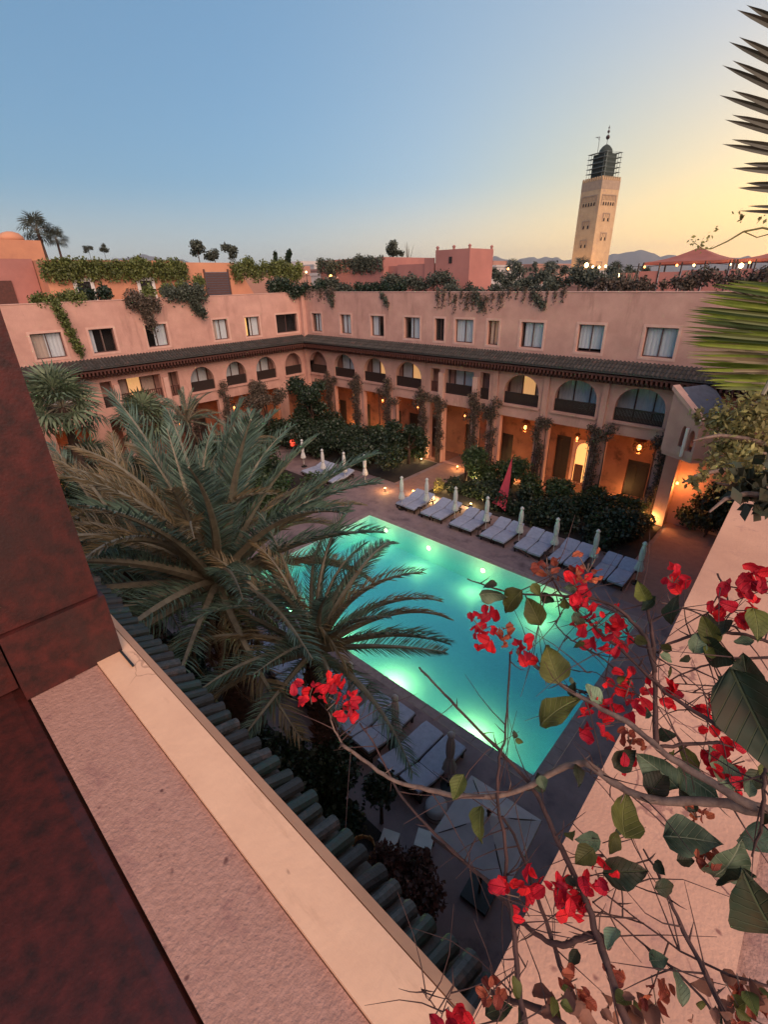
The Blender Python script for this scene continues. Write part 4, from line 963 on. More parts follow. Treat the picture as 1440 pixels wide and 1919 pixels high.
tree('garden_tree', 'leafy dark tree left of the path, in front of the arcade', (-20.8, 24.8), 2.0, rb(-22.0, -19.6, 24.0, 25.6, 1.6, 2.8, 7, (.5, .8)), 'leaf_dark', 5000, .15)
tree('garden_tree', 'dusty climber-clad tree near the left wing arches', (-31.6, 20.6), 3.6, rb(-32.6, -30.8, 19.6, 21.8, 3.4, 5.4, 7, (.45, .75)), 'leaf_dusty', 4500, .13)
# climbers on the pillars
for i, (u, z0, z1, w, l) in enumerate([(-30.9, 2.6, 5.0, .45, 'brown climber on the second pillar from the far corner'), (-27.6, 2.0, 5.2, .5, 'brown climber on the pillar below the third round balcony'),
        (-24.2, 1.8, 5.3, .5, 'brown climber on the pillar left of the warm lit balcony'), (-21.0, 1.2, 5.0, .5, 'brown climber on the pillar left of the tall narrow lit arch'),
        (-19.5, .8, 4.4, .45, 'brown climber round the foot of the left slim column'), (-16.7, .8, 5.2, .6, 'bushy climber on the right slim column'), (-15.3, .5, 5.0, .5, 'climber on the pillar right of the square balcony'),
        (-12.05, .3, 4.3, .35, 'climber on the pillar left of the glowing arch'), (-8.75, .3, 4.2, .4, 'climber on the pillar right of the glowing arch'), (-5.4, .1, 3.6, .4, 'climber on the uplit pillar beside the annex')]):
    k = int((z1-z0)/.45); bl = [((u+random.uniform(-.2, .2), 26.45, z0+(z1-z0)*j/k), (w*random.uniform(.35, 1.25), .30, .42)) for j in range(k+1)] + [((u+random.uniform(-1.0, 1.0), 26.5, random.uniform(3.9, 4.7)), (.45, .28, .35)) for _ in range(3)]
    shrub('climbing_plant', l, 'climber', 'leaf_dusty', bl, 2300, .10, 'climbers on the arcade pillars', .15, .3, 0)
for i, (u, z0, z1, l) in enumerate([(21.0, 2.4, 4.9, 'dusty climber on the left wing pillar near the corner'), (18.4, 2.0, 5.2, 'dusty climber between two left wing arches'), (15.7, 1.5, 4.4, 'dusty climber right of the left wing balcony')]):
    k = 6; bl = [((-33.45, u+random.uniform(-.3, .3), z0+(z1-z0)*j/k), (.28, .4, .42)) for j in range(k+1)]
    shrub('climbing_plant', l, 'climber', 'leaf_dusty', bl, 1400, .11, 'climbers on the arcade pillars', .15, .3, 0)
shrub('garden_bush', 'dark green bush between the slim palm and the near loungers', 'bush', 'leaf_dark', rb(-6.6, -4.7, 3.9, 5.2, .5, 1.7, 9, (.4, .6)), 8000, .12)
M['leaf_rust'] = mat('rusty_shrub_leaf', (.15, .055, .035), (.075, .03, .022), 3, .7, isl=.45)
shrub('garden_bush', 'rusty brown bush below the awning tiles', 'bush', 'leaf_rust', rb(-4.0, -2.9, 3.3, 4.4, .6, 1.8, 8, (.35, .5)), 7000, .09)
shrub('garden_bush', 'deep shaded bush at the foot of our wall under the salmon parapet', 'bush', 'leaf_rust', rb(-2.9, -1.0, 1.7, 3.2, .4, 1.4, 8, (.4, .6)), 5000, .10)
shrub('garden_bush', 'dark understorey round the two palm trunks', 'bush', 'leaf_dark', rb(-14, -6.8, 2.2, 4.8, .3, 1.2, 18, (.5, .8)), 12000, .14)
shrub('garden_bush', 'black clump at the end of the orange lit path', 'bush', 'leaf_dark', rb(-3.6, -.6, 26.0, 27.4, .6, 2.9, 14, (.5, .8)), 9000, .14)

# ------------------------------------------------------------------ lamps
spike = MB(); spike.tube([(0, 0, 0), (0, 0, .12)], .02, 6); spike_me = spike.mesh('spike', 'iron')
hd = MB(); hd.lathe([(.02, .12), (.06, .13), (.07, .2), (.062, .2)], 10); hd_me = hd.mesh('housing', 'iron')
ln_ = MB(); ln_.lathe([(.01, .196), (.06, .204), (.045, .225), (.01, .235)], 10); ln_me = ln_.mesh('lens', 'e_yel')
def uplight(x, y, w, label, c=(1, .62, .22), z=0):
    r = empty('garden_uplight', (x, y, z), 0, label, 'garden lamp', 'garden uplights')
    for nm, me in (('spike', spike_me), ('housing', hd_me), ('lens', ln_me)): link(nm, me, r, (0, 0, 0))
    point_light('uplight_glow', (0, 0, .34), w*2.6, c, .05, r); return r
def pxg(px, py, z=0.2): q = on_z(px, py, z); return q.x, q.y
for px, py, w, l in [(1218, 979, 26, 'bright uplight at the foot of the pillar by the orange path'), (1113, 902, 30, 'uplight at the pillar right of the glowing arch'),
        (1000, 912, 18, 'uplight in the bed right of the pink cloth'), (920, 880, 20, 'uplight under the small tree by the arcade'), (883, 944, 20, 'lower of two white uplights behind the parasols'),
        (885, 903, 12, 'upper of two white uplights behind the parasols'), (813, 932, 26, 'bright uplight in yellow leaves beside the path'), (840, 915, 12, 'uplight at the path edge among leaves'), (790, 860, 16, 'uplight in the dark bed beyond the path'),
        (747, 858, 12, 'uplight lighting a bush left of the path'), (722, 915, 14, 'amber pot light left of the path mouth'), (775, 920, 10, 'amber pot light right of the path mouth'), (580, 755, 16, 'uplight at the far corner tree'),
        (545, 800, 9, 'faint uplight beyond the frond tips')]:
    x, y = pxg(px, py); uplight(x, y, w, l, (1, .48, .14) if 'amber' in l or 'orange' in l else (1, .66, .26))
for x, y, z, w, l in [(-30.8, 6.6, 0, 40, 'amber uplight under the low fan palm at left'), (-29.5, 9.0, 0, 30, 'amber uplight in the planting before the left wing'), (-29.0, 16.0, 0, 22, 'amber uplight by the left arcade steps'), (-24.5, 12.3, 0, 14, 'small amber uplight behind the big palm')]:
    uplight(x, y, w, l, (1, .45, .12), z)
shrub('lit_plant', 'yellow lit leafy plant around the bright uplight by the path', 'plant', 'leaf_yel', [((pxg(813, 925)[0], pxg(813, 925)[1]+.5, .6), (.35, .35, .5))], 500, .1)
shrub('lit_plant', 'small glowing bush at left of the dark bed', 'plant', 'leaf_yel', [((pxg(747, 848)[0], pxg(747, 848)[1], .7), (.35, .35, .3))], 350, .1)
shrub('lit_plant', 'glowing creeper stem in the dark bed beyond the path', 'plant', 'leaf_yel', [((pxg(795, 850)[0], pxg(795, 850)[1], .5+.35*k), (.2, .2, .3)) for k in range(4)], 450, .1)
shrub('lit_plant', 'glowing bush below the arcade left of the pink cloth', 'plant', 'leaf_yel', [((pxg(920, 875)[0], pxg(920, 875)[1], .7), (.3, .3, .5))], 350, .1)
shrub('lit_plant', 'green plant lit by the uplight at the orange path', 'plant', 'leaf_mid', [((-5.0, 25.4, .45), (.35, .3, .4))], 500, .1)
for px, py, l in [(462, 790, 'small amber light deep in the far corner planting'), (490, 806, 'second small amber light in the far corner planting'), (520, 792, 'small light between the far corner shrubs and the left arcade'), (600, 800, 'small light under the far wing near the corner tree'),
        (655, 800, 'small light beneath the round balconies left of the path'), (700, 812, 'small light under the warm lit balconies'), (858, 872, 'small amber light at the left edge of the lit bed by the path'), (960, 893, 'small light in the greenery left of the pink cloth'),
        (1060, 905, 'small amber light in the hedge before the glowing arch'), (1160, 925, 'small amber light in the hedge before the rightmost lantern bay')]:
    x, y = pxg(px, py, .3); uplight(x, y, 12, l, (1, .52, .16))
# arcade lanterns
def lantern(x, y, z, w, s, label, top=4.3):
    r = empty('hanging_lantern', (x, y, z), 0, label, 'lantern', 'hanging lanterns in the arcade')
    b = MB(); b.tube([(0, 0, .30*s), (0, 0, top-z)], .012, 5); b.build('chain', 'iron', r)
    b = MB()
    for k in range(8):
        a = 2*PI*k/8; b.tube([(.05*s*math.cos(a), .05*s*math.sin(a), .34*s), (.2*s*math.cos(a), .2*s*math.sin(a), .2*s), (.24*s*math.cos(a), .24*s*math.sin(a), .0), (.15*s*math.cos(a), .15*s*math.sin(a), -.22*s), (.03*s*math.cos(a), .03*s*math.sin(a), -.3*s)], .016*s, 4)
    for zz, rr in ((.2, .205), (0, .245), (-.2, .165)):
        b.tube([(rr*s*math.cos(2*PI*k/16), rr*s*math.sin(2*PI*k/16), zz*s) for k in range(17)], .014*s, 4, False)
    b.build('cage', 'brass', r)
    b = MB(); b.lathe([(.05*s, .34*s), (.2*s, .22*s), (.22*s, .17*s)], 12); b.build('hood', 'brass', r, True)
    b = MB(); b.lathe([(.02, -.19*s), (.07*s, -.14*s), (.085*s, -.06*s), (.05*s, 0), (.02, .02*s)], 10); b.build('bulb', 'e_warm', r, True)
    point_light('lantern_glow', (0, 0, -.42*s), w*.38, (1, .36, .09), .06, r)
lantern(-6.83, 27.75, 3.55, 55, 1.5, 'large pierced lantern glowing orange in the rightmost arcade bay')
lantern(-13.6, 27.75, 3.45, 40, 1.2, 'pierced lantern glowing in the bay left of the lit arch')
lantern(-34.9, 19.8, 3.05, 38, .8, 'small orange lantern under the left wing, right of the palm fronds')
lantern(-34.6, 15.0, 2.9, 30, .8, 'small lantern beside the left wing column')
lantern(-10.3, 27.9, 3.3, 45, .8, 'lantern inside the bay of the glowing arch')
lantern(-26.0, 27.8, 3.4, 34, .7, 'lantern in the third bay from the far corner')
lantern(-22.4, 27.8, 3.4, 30, .7, 'lantern in the fourth bay from the far corner')
lantern(-18.2, 27.8, 3.4, 22, .7, 'lantern under the square balcony of the far wing')
lantern(-29.3, 27.8, 3.4, 34, .7, 'lantern in the second bay from the far corner')
lantern(-34.8, 22.6, 3.2, 36, .7, 'lantern nearest the corner under the left wing')
lantern(-34.8, 8.0, 3.0, 40, .7, 'lantern seen through foliage beside the red post')
point_light_rooms = []
# warm wash on the path by a low wall lamp on the annex
r = empty('wall_lamp', (-4.48, 26.4, 2.4), 0, 'warm lamp on the annex flank lighting the terracotta path', 'lamp')
b = MB(); b.box((-.02, -.05, -.1), (.02, .05, .1)); b.build('bracket', 'iron', r); b = MB(); b.lathe([(.02, -.07), (.06, -.05), (.06, .05), (.02, .07)], 8, (.09, 0, 0)); b.build('shade', 'e_warm', r)
point_light('wall_glow', (.35, -.3, -.05), 60, (1, .36, .09), .08, r)
# red lantern in the bushes and pink cloth
r = empty('red_lantern', on_z(548, 830, 1.4), 0, 'small red paper lantern among the dark bushes far left', 'lantern')
M['e_red'] = emit('red_paper_glow', (1, .06, .03), 1.6)
b = MB(); b.lathe([(.05, -.24), (.15, -.17), (.19, 0), (.15, .17), (.05, .24)], 12); b.build('shade', 'e_red', r, True)
b = MB(); b.lathe([(.06, .24), (.06, .3)], 8); b.build('cap', 'iron', r); b = MB(); b.tube([(0, 0, .3), (0, 0, .9)], .01, 4); b.build('cord', 'iron', r)
r = empty('cloth_banner', (-12.1, 23.0, 0), 0, 'curved pink cloth banner rising from the hedge behind the parasols', 'banner')
V = []; F = []; n = 14
p0, p1 = Vector((-11.8, 21.9, .55)), Vector((-12.3, 23.9, 2.55))
for i in range(n+1):
    t = i/n; c = p0.lerp(p1, t); c.z -= .45*math.sin(PI*t); w = .42*(1-t)**.8+.03
    V += [(c.x-w, c.y+.03, c.z+.10*t), (c.x+w*.2, c.y, c.z-.06+.03*math.sin(9*t)), (c.x+w, c.y-.05, c.z-.22*(1-t))]
for i in range(n):
    for j in (0, 1): a = i*3+j; F.append((a, a+1, a+4, a+3))
mb = MB(); mb.add(V, F); wparent(mb.build('cloth', 'red', None, True), r)
mb = MB(); mb.tube([(-12.3, 23.92, 0), (-12.3, 23.92, 2.7)], .025, 6); wparent(mb.build('pole', 'darkwood'), r)
# waiter
def person(loc, rz):
    r = empty('person', loc, rz, 'person in white shirt and dark trousers walking behind the palm fronds', 'person')
    def skin(nm, verts, edges, radii, m, sub=2):
        me = bpy.data.meshes.new(nm); me.from_pydata(verts, edges, []); o = link(nm, me, r)
        md = o.modifiers.new('s', 'SKIN'); 
        for i, q in enumerate(radii): me.skin_vertices[0].data[i].radius = (q[0], q[1]) if isinstance(q, tuple) else (q, q)
        me.skin_vertices[0].data[0].use_root = True
        o.modifiers.new('u', 'SUBSURF').levels = sub; me.materials.append(M[m]); return o
    V = [(0,0,.95),(0,0,1.2),(0,0,1.42),(0,0,1.5),(0,.02,1.62),(0,.0,1.7),(.19,0,1.40),(.25,.02,1.13),(.24,.12,.92),(-.19,0,1.40),(-.25,.0,1.13),(-.22,.10,.90),
         (.09,0,.9),(.11,.10,.5),(.11,-.02,.08),(.11,.12,.04),(-.09,0,.9),(-.11,-.05,.5),(-.11,-.22,.12),(-.11,-.12,.04)]
    E = [(0,1),(1,2),(2,3),(3,4),(4,5),(2,6),(6,7),(7,8),(2,9),(9,10),(10,11),(0,12),(12,13),(13,14),(14,15),(0,16),(16,17),(17,18),(18,19)]
    Rr = [(.15,.10),(.14,.09),(.13,.09),.05,.095,.07,.06,.045,.035,.06,.045,.035,.085,.06,.045,.04,.085,.06,.045,.04]
    for i, p in enumerate(V): pass
    me = bpy.data.meshes.new('body'); me.from_pydata(V, E, []); o = link('body', me, r); o.modifiers.new('s', 'SKIN')
    for i, q in enumerate(Rr): me.skin_vertices[0].data[i].radius = q if isinstance(q, tuple) else (q, q)
    me.skin_vertices[0].data[0].use_root = True; o.modifiers.new('u', 'SUBSURF').levels = 2; me.materials.append(M['shirt'])
    b = MB(); b.lathe([(.18, .88), (.165, 1.0)], 12); b.tube([(.09,0,.92),(.11,.10,.5),(.11,-.02,.1)], [.105, .08, .065], 10); b.tube([(-.09,0,.92),(-.11,-.05,.5),(-.11,-.22,.13)], [.105, .08, .065], 10); b.build('trousers', 'trouser', r, True)
    b = MB(); b.lathe([(.03, 1.56), (.085, 1.60), (.10, 1.67), (.09, 1.75), (.05, 1.80)], 12, (0, .01, 0)); b.build('head', 'skin', r, True)
    b = MB(); b.lathe([(.104, 1.68), (.10, 1.76), (.06, 1.815), (.01, 1.83)], 12, (0, -.01, 0)); b.build('hair', 'iron', r, True)
    return r
person((-26.3, 7.3, 0), .8)
shrub('x', 'x', 'x', 'leaf_dark', [((0, 0, -50), (1, 1, 1))], 3, .1) if False else None
# ------------------------------------------------------------------ rooftop planting
def vine(label, pts, m='leaf_terr', n=2600, size=.14, hang=.35, rad=.35, group='creepers on the roof terraces', stem=10.6):
    bl = [(tuple(p[:3]), (p[3] if len(p) > 3 else rad,)*3) for p in pts]
    return shrub('creeper', label, 'creeper', m, bl, n, size, group, hang, .2, stem)
def line(p, q, k, jz=.15, r=.35):
    return [(p[0]+(q[0]-p[0])*i/k, p[1]+(q[1]-p[1])*i/k, p[2]+(q[2]-p[2])*i/k+random.uniform(-jz, jz), r*random.uniform(.7, 1.2)) for i in range(k+1)]
vine('long green creeper fringe along the top of the orange rooftop apartment', line((-37.4, 10.0, 13.35), (-37.4, 18.9, 13.25), 26, .12, .42), 'leaf_terr', 15000, .15, .9)
vine('heavy creeper over the sloping end of the second orange rooftop block', line((-37.4, 23.2, 13.3), (-37.2, 29.5, 13.1), 14, .25, .5), 'leaf_terr', 8000, .16, .9)
vine('creeper fringe on top of the rose rooftop block behind the corner', line((-36.0, 30.9, 13.4), (-28.8, 30.9, 13.4), 12, .12, .4), 'leaf_dusk', 5000, .15, .8)
vine('creeper trail falling from the parapet above the leftmost window', line((-33.6, 9.0, 11.3), (-33.6, 9.6, 8.5), 12, .1, .30)+line((-34, 8.2, 11.4), (-34, 10.6, 11.5), 6, .1, .4), 'leaf_terr', 4200, .13, .3, )
vine('brown hanging bougainvillea between the second and third windows of the left wing', line((-33.6, 13.2, 11.3), (-33.5, 14.6, 11.0), 5, .1, .5)+line((-33.5, 13.8, 10.8), (-33.5, 14.1, 9.9), 4, .1, .42), 'leaf_dusty', 5000, .12, .5)
vine('green bush spilling over the parapet beyond the third window of the left wing', line((-33.8, 15.8, 11.6), (-33.6, 17.9, 11.4), 7, .2, .5)+line((-33.5, 17.2, 11.0), (-33.5, 17.8, 10.3), 3, .1, .4), 'leaf_dusk', 5000, .14, .4)
vine('potted bush beside the left white framed rooftop door', [(-35.0, 11.2, 11.5, .55), (-35.2, 12.3, 11.6, .5), (-35.1, 10.4, 11.4, .4)], 'leaf_dark', 2600, .15, .1)
vine('agave-like bush by the right white framed rooftop door', [(-35.0, 15.0, 11.5, .5), (-35.0, 16.3, 11.6, .55), (-35.3, 17.5, 11.8, .5), (-35.3, 18.8, 12.1, .5)], 'leaf_terr', 3600, .15, .1)
vine('dark bushes on the terrace at the corner of the two wings', line((-34.5, 24.5, 11.6), (-32.6, 28.3, 11.5), 8, .3, .55), 'leaf_dark', 6000, .16, .3)
vine('bushes on the corner terrace near the orange lamp', line((-33.5, 28.4, 11.7), (-30.2, 28.6, 11.5), 6, .3, .5), 'leaf_dusk', 4000, .15, .2)
vine('low shrubs on the roof before the rose block', line((-28.6, 28.2, 11.4), (-24.2, 28.2, 11.4), 10, .15, .42), 'leaf_dark', 5200, .14, .1)
vine('rounded grey shrubs on the roof before the turret', line((-26.5, 29.2, 11.9), (-20.6, 29.0, 11.7), 10, .3, .5), 'leaf_dusk', 6500, .14, .1)
vine('dense dark shrubs along the far parapet right of the turret', line((-20.6, 27.6, 11.25), (-12.6, 27.5, 11.35), 20, .22, .33), 'leaf_dusk', 6500, .12, .35)
vine('dusty creepers hanging over the far parapet above the middle windows', line((-20.0, 26.75, 11.1), (-15.6, 26.7, 11.0), 10, .2, .24), 'leaf_dusty', 1700, .10, .9)
vine('roof shrubs in front of the minaret', line((-16.6, 28.4, 11.8), (-10.6, 28.2, 11.75), 14, .25, .42), 'leaf_dusk', 6500, .13, .1)
vine('brown shrub mound on the roof below the red tent', line((-10.2, 27.6, 11.5), (-6.3, 27.6, 11.5), 8, .12, .35), 'leaf_dusty', 3800, .12, .1)
vine('rooftop shrubs behind the blurred green frond', line((-6.2, 27.8, 11.7), (-1.0, 27.6, 11.6), 9, .2, .5), 'leaf_dusty', 4500, .13, .2)
for i, u in enumerate((-24.9, -17.3, -13.4, -30.6)):
    vine(['wisp of creeper over the parapet above the third window of the far wing', 'wisp of creeper over the parapet above the sixth window', 'wisp of creeper above the eighth window', 'wisp of creeper beside the corner'][i], line((u, 26.72, 11.2), (u+.6, 26.7, 10.6), 3, .1, .22), 'leaf_dusk', 500, .10, .4)

vine('loose grey green creeper over the far parapet above the eighth window', line((-15.4, 26.8, 11.3), (-11.8, 26.75, 11.2), 8, .15, .2), 'leaf_dusty', 1000, .10, .6)
vine('thin creeper tangle on the corner parapet', line((-33.2, 26.9, 11.3), (-30.0, 26.8, 11.25), 7, .12, .3), 'leaf_dusty', 2200, .11, .7)
# rooftop restaurant on the right
def tent(x0, x1, y0, y1, z0, z1, label):
    r = empty('canopy_tent', ((x0+x1)/2, (y0+y1)/2, 10.4), 0, label, 'tent', 'red restaurant tents')
    b = MB(); c = ((x0+x1)/2, (y0+y1)/2, z1); cs = [(x0, y0), (x1, y0), (x1, y1), (x0, y1)]
    for i in range(4):
        p, q = cs[i], cs[(i+1) % 4]; k = 5
        for a in range(k):
            def P(s, t): return (c[0]+(p[0]+(q[0]-p[0])*s-c[0])*t, c[1]+(p[1]+(q[1]-p[1])*s-c[1])*t, z1+(z0-z1)*t-.14*math.sin(PI*t))
            b.add([P(0, a/k), P(.5, a/k), P(1, a/k), P(1, (a+1)/k), P(.5, (a+1)/k), P(0, (a+1)/k)], [(0, 5, 4, 1), (1, 4, 3, 2)])
        b.add([(p[0], p[1], z0), (q[0], q[1], z0), (q[0], q[1], z0-.14), (p[0], p[1], z0-.14)], [(0, 1, 2, 3)])
    wparent(b.build('canopy', 'tent'), r)
    for p in cs:
        b = MB(); b.tube([(p[0], p[1], 10.4), (p[0], p[1], z0)], .05, 6); wparent(b.build('post', 'darkwood'), r)
    return r
tent(-10.3, -5.75, 34, 38.5, 12.55, 13.3, 'pointed red canopy tent right of the minaret')
tent(-5.6, -1.2, 34, 38.5, 12.55, 13.3, 'second red canopy tent at the right edge')
r = empty('roof_screen', (-8, 33, 10.4), 0, 'rose panelled roof screen under the red tents', 'screen wall')
for k in range(10):
    b = MB(); x = -11.3+k*1.12; b.box((x, 33.0, 10.4), (x+1.04, 33.12, 12.02+.06*(k % 2))); wparent(b.build('panel', 'plaster_rose'), r)
for k in range(11):
    b = MB(); x = -11.36+k*1.12; b.box((x-.03, 32.96, 10.4), (x+.03, 33.0, 12.5)); wparent(b.build('post', 'darkwood'), r)
bulb = MB(); bulb.lathe([(.01, -.07), (.06, -.03), (.06, .03), (.01, .07)], 8); bulb_me = bulb.mesh('bulb', 'e_yel'); 
bulb2 = MB(); bulb2.lathe([(.01, -.07), (.06, -.03), (.06, .03), (.01, .07)], 8); bulb2_me = bulb2.mesh('bulb', 'e_warm')
r = empty('string_lights', (-8, 33.7, 12.3), 0, 'string of amber bulbs under the eaves of the red tents', 'string lights')
pts = [Vector((-11+.95*k*.9, 33.75, 12.38-.07*math.sin(k*1.3)**2)) for k in range(12)]
b = MB(); b.tube(pts, .012, 4); wparent(b.build('cable', 'iron'), r)
for k, p in enumerate(pts):
    if k in (1, 3, 4, 6, 7, 9, 10, 11): o = link('bulb', bulb2_me if k % 2 else bulb_me, None, p, None, .95); wparent(o, r)
for x in (-8.4, -4.0):
    o = point_light('tent_glow', (x, 35.0, 12.3), 60, (1, .40, .12), .1); wparent(o, r)
def globe_lamp(p, s, label, w=0, me=None, base=10.4):
    r = empty('globe_lamp', (p.x, p.y, base), 0, label, 'lamp', 'globe lamps on the rooftops')
    b = MB(); b.tube([(0, 0, 0), (0, 0, p.z-base)], .03, 6); b.build('post', 'iron', r)
    link('globe', me or bulb_me, r, (0, 0, p.z-base), None, s*.62)
    if w: point_light('globe_glow', (0, 0, p.z-base+.22*s), w, (1, .6, .25), .08, r)
for px, py, y, s, w, l in [(1100, 497, 31, 3.2, 30, 'brightest globe lamp in front of the minaret foot'), (1112, 500, 31.5, 1.8, 0, 'globe lamp second from left at the minaret foot'), (1124, 501, 32, 1.8, 0, 'globe lamp third from left at the minaret foot'),
        (1136, 499, 31, 1.8, 8, 'globe lamp right of the minaret foot'), (1160, 516, 30, 2.2, 14, 'low globe lamp among shrubs right of the minaret'), (953, 504, 33, 1.8, 8, 'amber globe lamp above the shrubs beyond the turret'),
        (1203, 536, 28.6, 1.2, 4, 'small low lamp on the roof edge below the tent'), (1390, 498, 33, 3.0, 30, 'bright lamp between the two red tents')]:
    globe_lamp(on_y(px, py, y), s, l, w, bulb2_me if 'amber' in l else None)
for k, (dx, dy) in enumerate(((-9, -16), (10, -16))):
    r = empty('tower_floodlight', (mc.x+dx, mc.y+dy, 0), 0, ['left', 'right'][k]+' floodlight washing the foot of the minaret with amber light', 'floodlight', 'floodlights at the minaret')
    b = MB(); b.tube([(0, 0, 0), (0, 0, 11.6)], .12, 6); b.build('mast', 'iron', r); b = MB(); b.box((-.5, -.2, 11.6), (.5, .2, 12.1)); b.build('housing', 'iron', r)
    point_light('flood_glow', (0, .6, 12.6), 3200, (1, .52, .18), .3, r)
globe_lamp(on_y(620, 518, 29.5), 3.2, 'orange globe lamp on the pillar of the corner terrace', 26, bulb2_me)
globe_lamp(on_y(574, 510, 29.5), 2.0, 'greenish white lamp on the corner terrace', 8)
r = empty('chimney_pillar', (-33.7, 29.8, 10.4), 0, 'small orange lit pillar on the corner terrace', 'pillar'); q = on_y(620, 530, 29.6)
b = MB(); b.box((q.x-.28, 29.62, 10.4), (q.x+.28, 30.1, 12.15)); wparent(b.build('shaft', 'plaster_far'), r); b = MB(); b.box((q.x-.34, 29.56, 12.153), (q.x+.34, 30.16, 12.25)); wparent(b.build('cap', 'trim'), r)
# agave spikes on the roof edge by the minaret
for i, px in enumerate((1150, 1163, 1172, 1186)):
    q = on_y(px, 512, 29.2); r = empty('spiky_plant', (q.x, q.y, 10.4), 0, ['leftmost', 'second', 'third', 'rightmost'][i]+' spiky upright plant on the roof right of the minaret', 'plant', 'spiky rooftop plants')
    b = MB()
    b.lathe([(.2, 0), (.26, .4), (.22, .42)], 10); b.build('pot', 'plaster_rose', r); b = MB()
    for k in range(16):
        a = k*2.4; e = random.uniform(.1, .4); h_ = q.z-10.4+random.uniform(-.2, .25)
        b.tube([(0, 0, .4), (e*.4*math.cos(a), e*.4*math.sin(a), h_*.6), (e*math.cos(a), e*math.sin(a), h_)], [.05, .04, .006], 4)
    tag(b.build('blades', 'leaf_dusk', r), kind='stuff')

# ------------------------------------------------------------------ town beyond
town = [(-60, 70, 14, 10, 9.5, 'a'), (-44, 75, 12, 9, 10.4, 'b'), (-34, 90, 16, 10, 10.2, 'a'), (-75, 60, 12, 12, 12.8, 'a'), (-64, 95, 20, 12, 13.6, 'b'), (-90, 85, 18, 12, 14.0, 'a'), (-25, 85, 10, 8, 10.6, 'b'),
        (-20, 120, 22, 14, 10.0, 'b'), (-45, 140, 26, 14, 11.2, 'b'), (-10, 95, 12, 10, 10.3, 'a'), (-75, 130, 30, 16, 14.2, 'a'), (-110, 60, 18, 14, 14.5, 'a'), (-120, 100, 24, 16, 15.5, 'b'), (4, 110, 20, 12, 10.8, 'b')]
town += [(-50, 52, 16, 8, 12.6, 'b'), (-68, 44, 12, 8, 12.9, 'a'), (-84, 40, 14, 8, 13.4, 'b')]
desc = ['flat topped', 'sunlit', 'shuttered', 'low', 'long', 'plain', 'squat', 'broad', 'boxy', 'narrow', 'wide', 'stepped', 'small', 'large', 'square', 'distant', 'pale']
for i, (x, y, w, d, h_, k) in enumerate(town):
    r = empty('town_house', (x, y, 0), random.uniform(-.2, .2), '%s flat-roofed %s house in the town beyond the far wing' % (desc[i], 'pink' if k == 'a' else 'whitish'), 'house', 'houses of the town beyond')
    b = MB(); b.box((-w/2, -d/2, 0), (w/2, d/2, h_)); b.build('wall', 'town_'+k, r)
    b = MB(); b.box((-w/2-.1, -d/2-.1, h_+.002), (w/2+.1, d/2+.1, h_+.35)); b.build('parapet', 'town_'+k, r)
    b = MB(); b.box((-w*.3, -d*.2, h_+.352), (-w*.05, d*.2, h_+1.6)); b.build('stair_hut', 'town_'+k, r)
    for q in range(int(w/3)):
        b = MB(); u = -w/2+1.2+q*3; b.box((u, -d/2-.03, h_-3.0), (u+1.0, -d/2-.002, h_-1.6)); b.build('window', 'void', r)
def far_tree(px, py, dist, rw, label, m='leaf_dusk', n=700, cat='tree', tall=1.0, size=None, group='trees of the town beyond'):
    p = at(px, py, dist); s = rw*dist/FPX
    r = empty('town_tree', (p.x, p.y, 0), 0, label, 'tree', group)
    b = MB(); b.tube([(0, 0, 0), (.1*s, 0, p.z*.6), (0, 0, p.z)], [.09*s, .07*s, .03*s], 6); b.build('trunk', 'bark', r)
    bl = [((random.uniform(-.5, .5)*s, random.uniform(-.5, .5)*s, p.z+random.uniform(-.5, .5)*s*tall), (.5*s, .5*s, .45*s*tall)) for _ in range(5)]
    o = leaf_cloud('crown', m, bl, n, size or s*.22, r, 0, .2); o['kind'] = 'stuff'; return r
TT = [(165, 466, 70, 7, 'round tree top on the left skyline, left of a pair'), (193, 464, 70, 8, 'round tree top on the left skyline, right of a pair'), (370, 468, 70, 18, 'bushy open tree above the roof right of the fringe'), (400, 472, 75, 16, 'middle dark tree above the left rooftops'),
      (430, 474, 75, 16, 'broad dark tree above the grey shutter'), (730, 462, 60, 18, 'feathery tree standing up behind the rose block'), (745, 474, 60, 12, 'lower feathery tree beside the tall one'), (905, 505, 60, 14, 'dark tree right of the turret'),
      (930, 512, 55, 16, 'rounded tree beyond the roof shrubs'), (975, 508, 60, 16, 'spreading grey tree below the mountains'), (1000, 500, 90, 9, 'small dark tree below the mountain peak'), (1030, 508, 60, 18, 'tree left of the minaret foot'), (1062, 505, 70, 12, 'tree touching the minaret foot on the left'),
      (1045, 498, 110, 6, 'tiny tree on the horizon left of the minaret'), (1150, 512, 60, 14, 'tree at the right foot of the minaret'), (1105, 518, 55, 18, 'tree in front of the minaret base'), (1185, 508, 70, 12, 'tree between minaret and tent'), (1210, 505, 65, 10, 'tree by the left tent pole'), (880, 515, 50, 12, 'tree beside the turret wall')]
for (px, py, d, rw, l) in TT: far_tree(px, py, d, rw, l, 'leaf_dusk', 800)
for px, py, l in ((517, 488, 'thin cypress at the left above the corner'), (541, 482, 'taller thin cypress above the corner')):
    far_tree(px, py, 60, 4.5, l, 'leaf_dark', 600, 'tree', 3.2, .35, 'cypresses')
fan_palm((-34.5, 62, 0), 12.6, 16, 1.5, .2, 'far palm left of the minaret above the shrubs', FAN2, 'distant palms')
fan_palm((-29.5, 62, 0), 12.4, 16, 1.4, .2, 'far palm with a dark stem beside the minaret', FAN2, 'distant palms')
fan_palm((-27.2, 66, 0), 12.8, 16, 1.4, .2, 'far palm just left of the minaret foot', FAN2, 'distant palms')
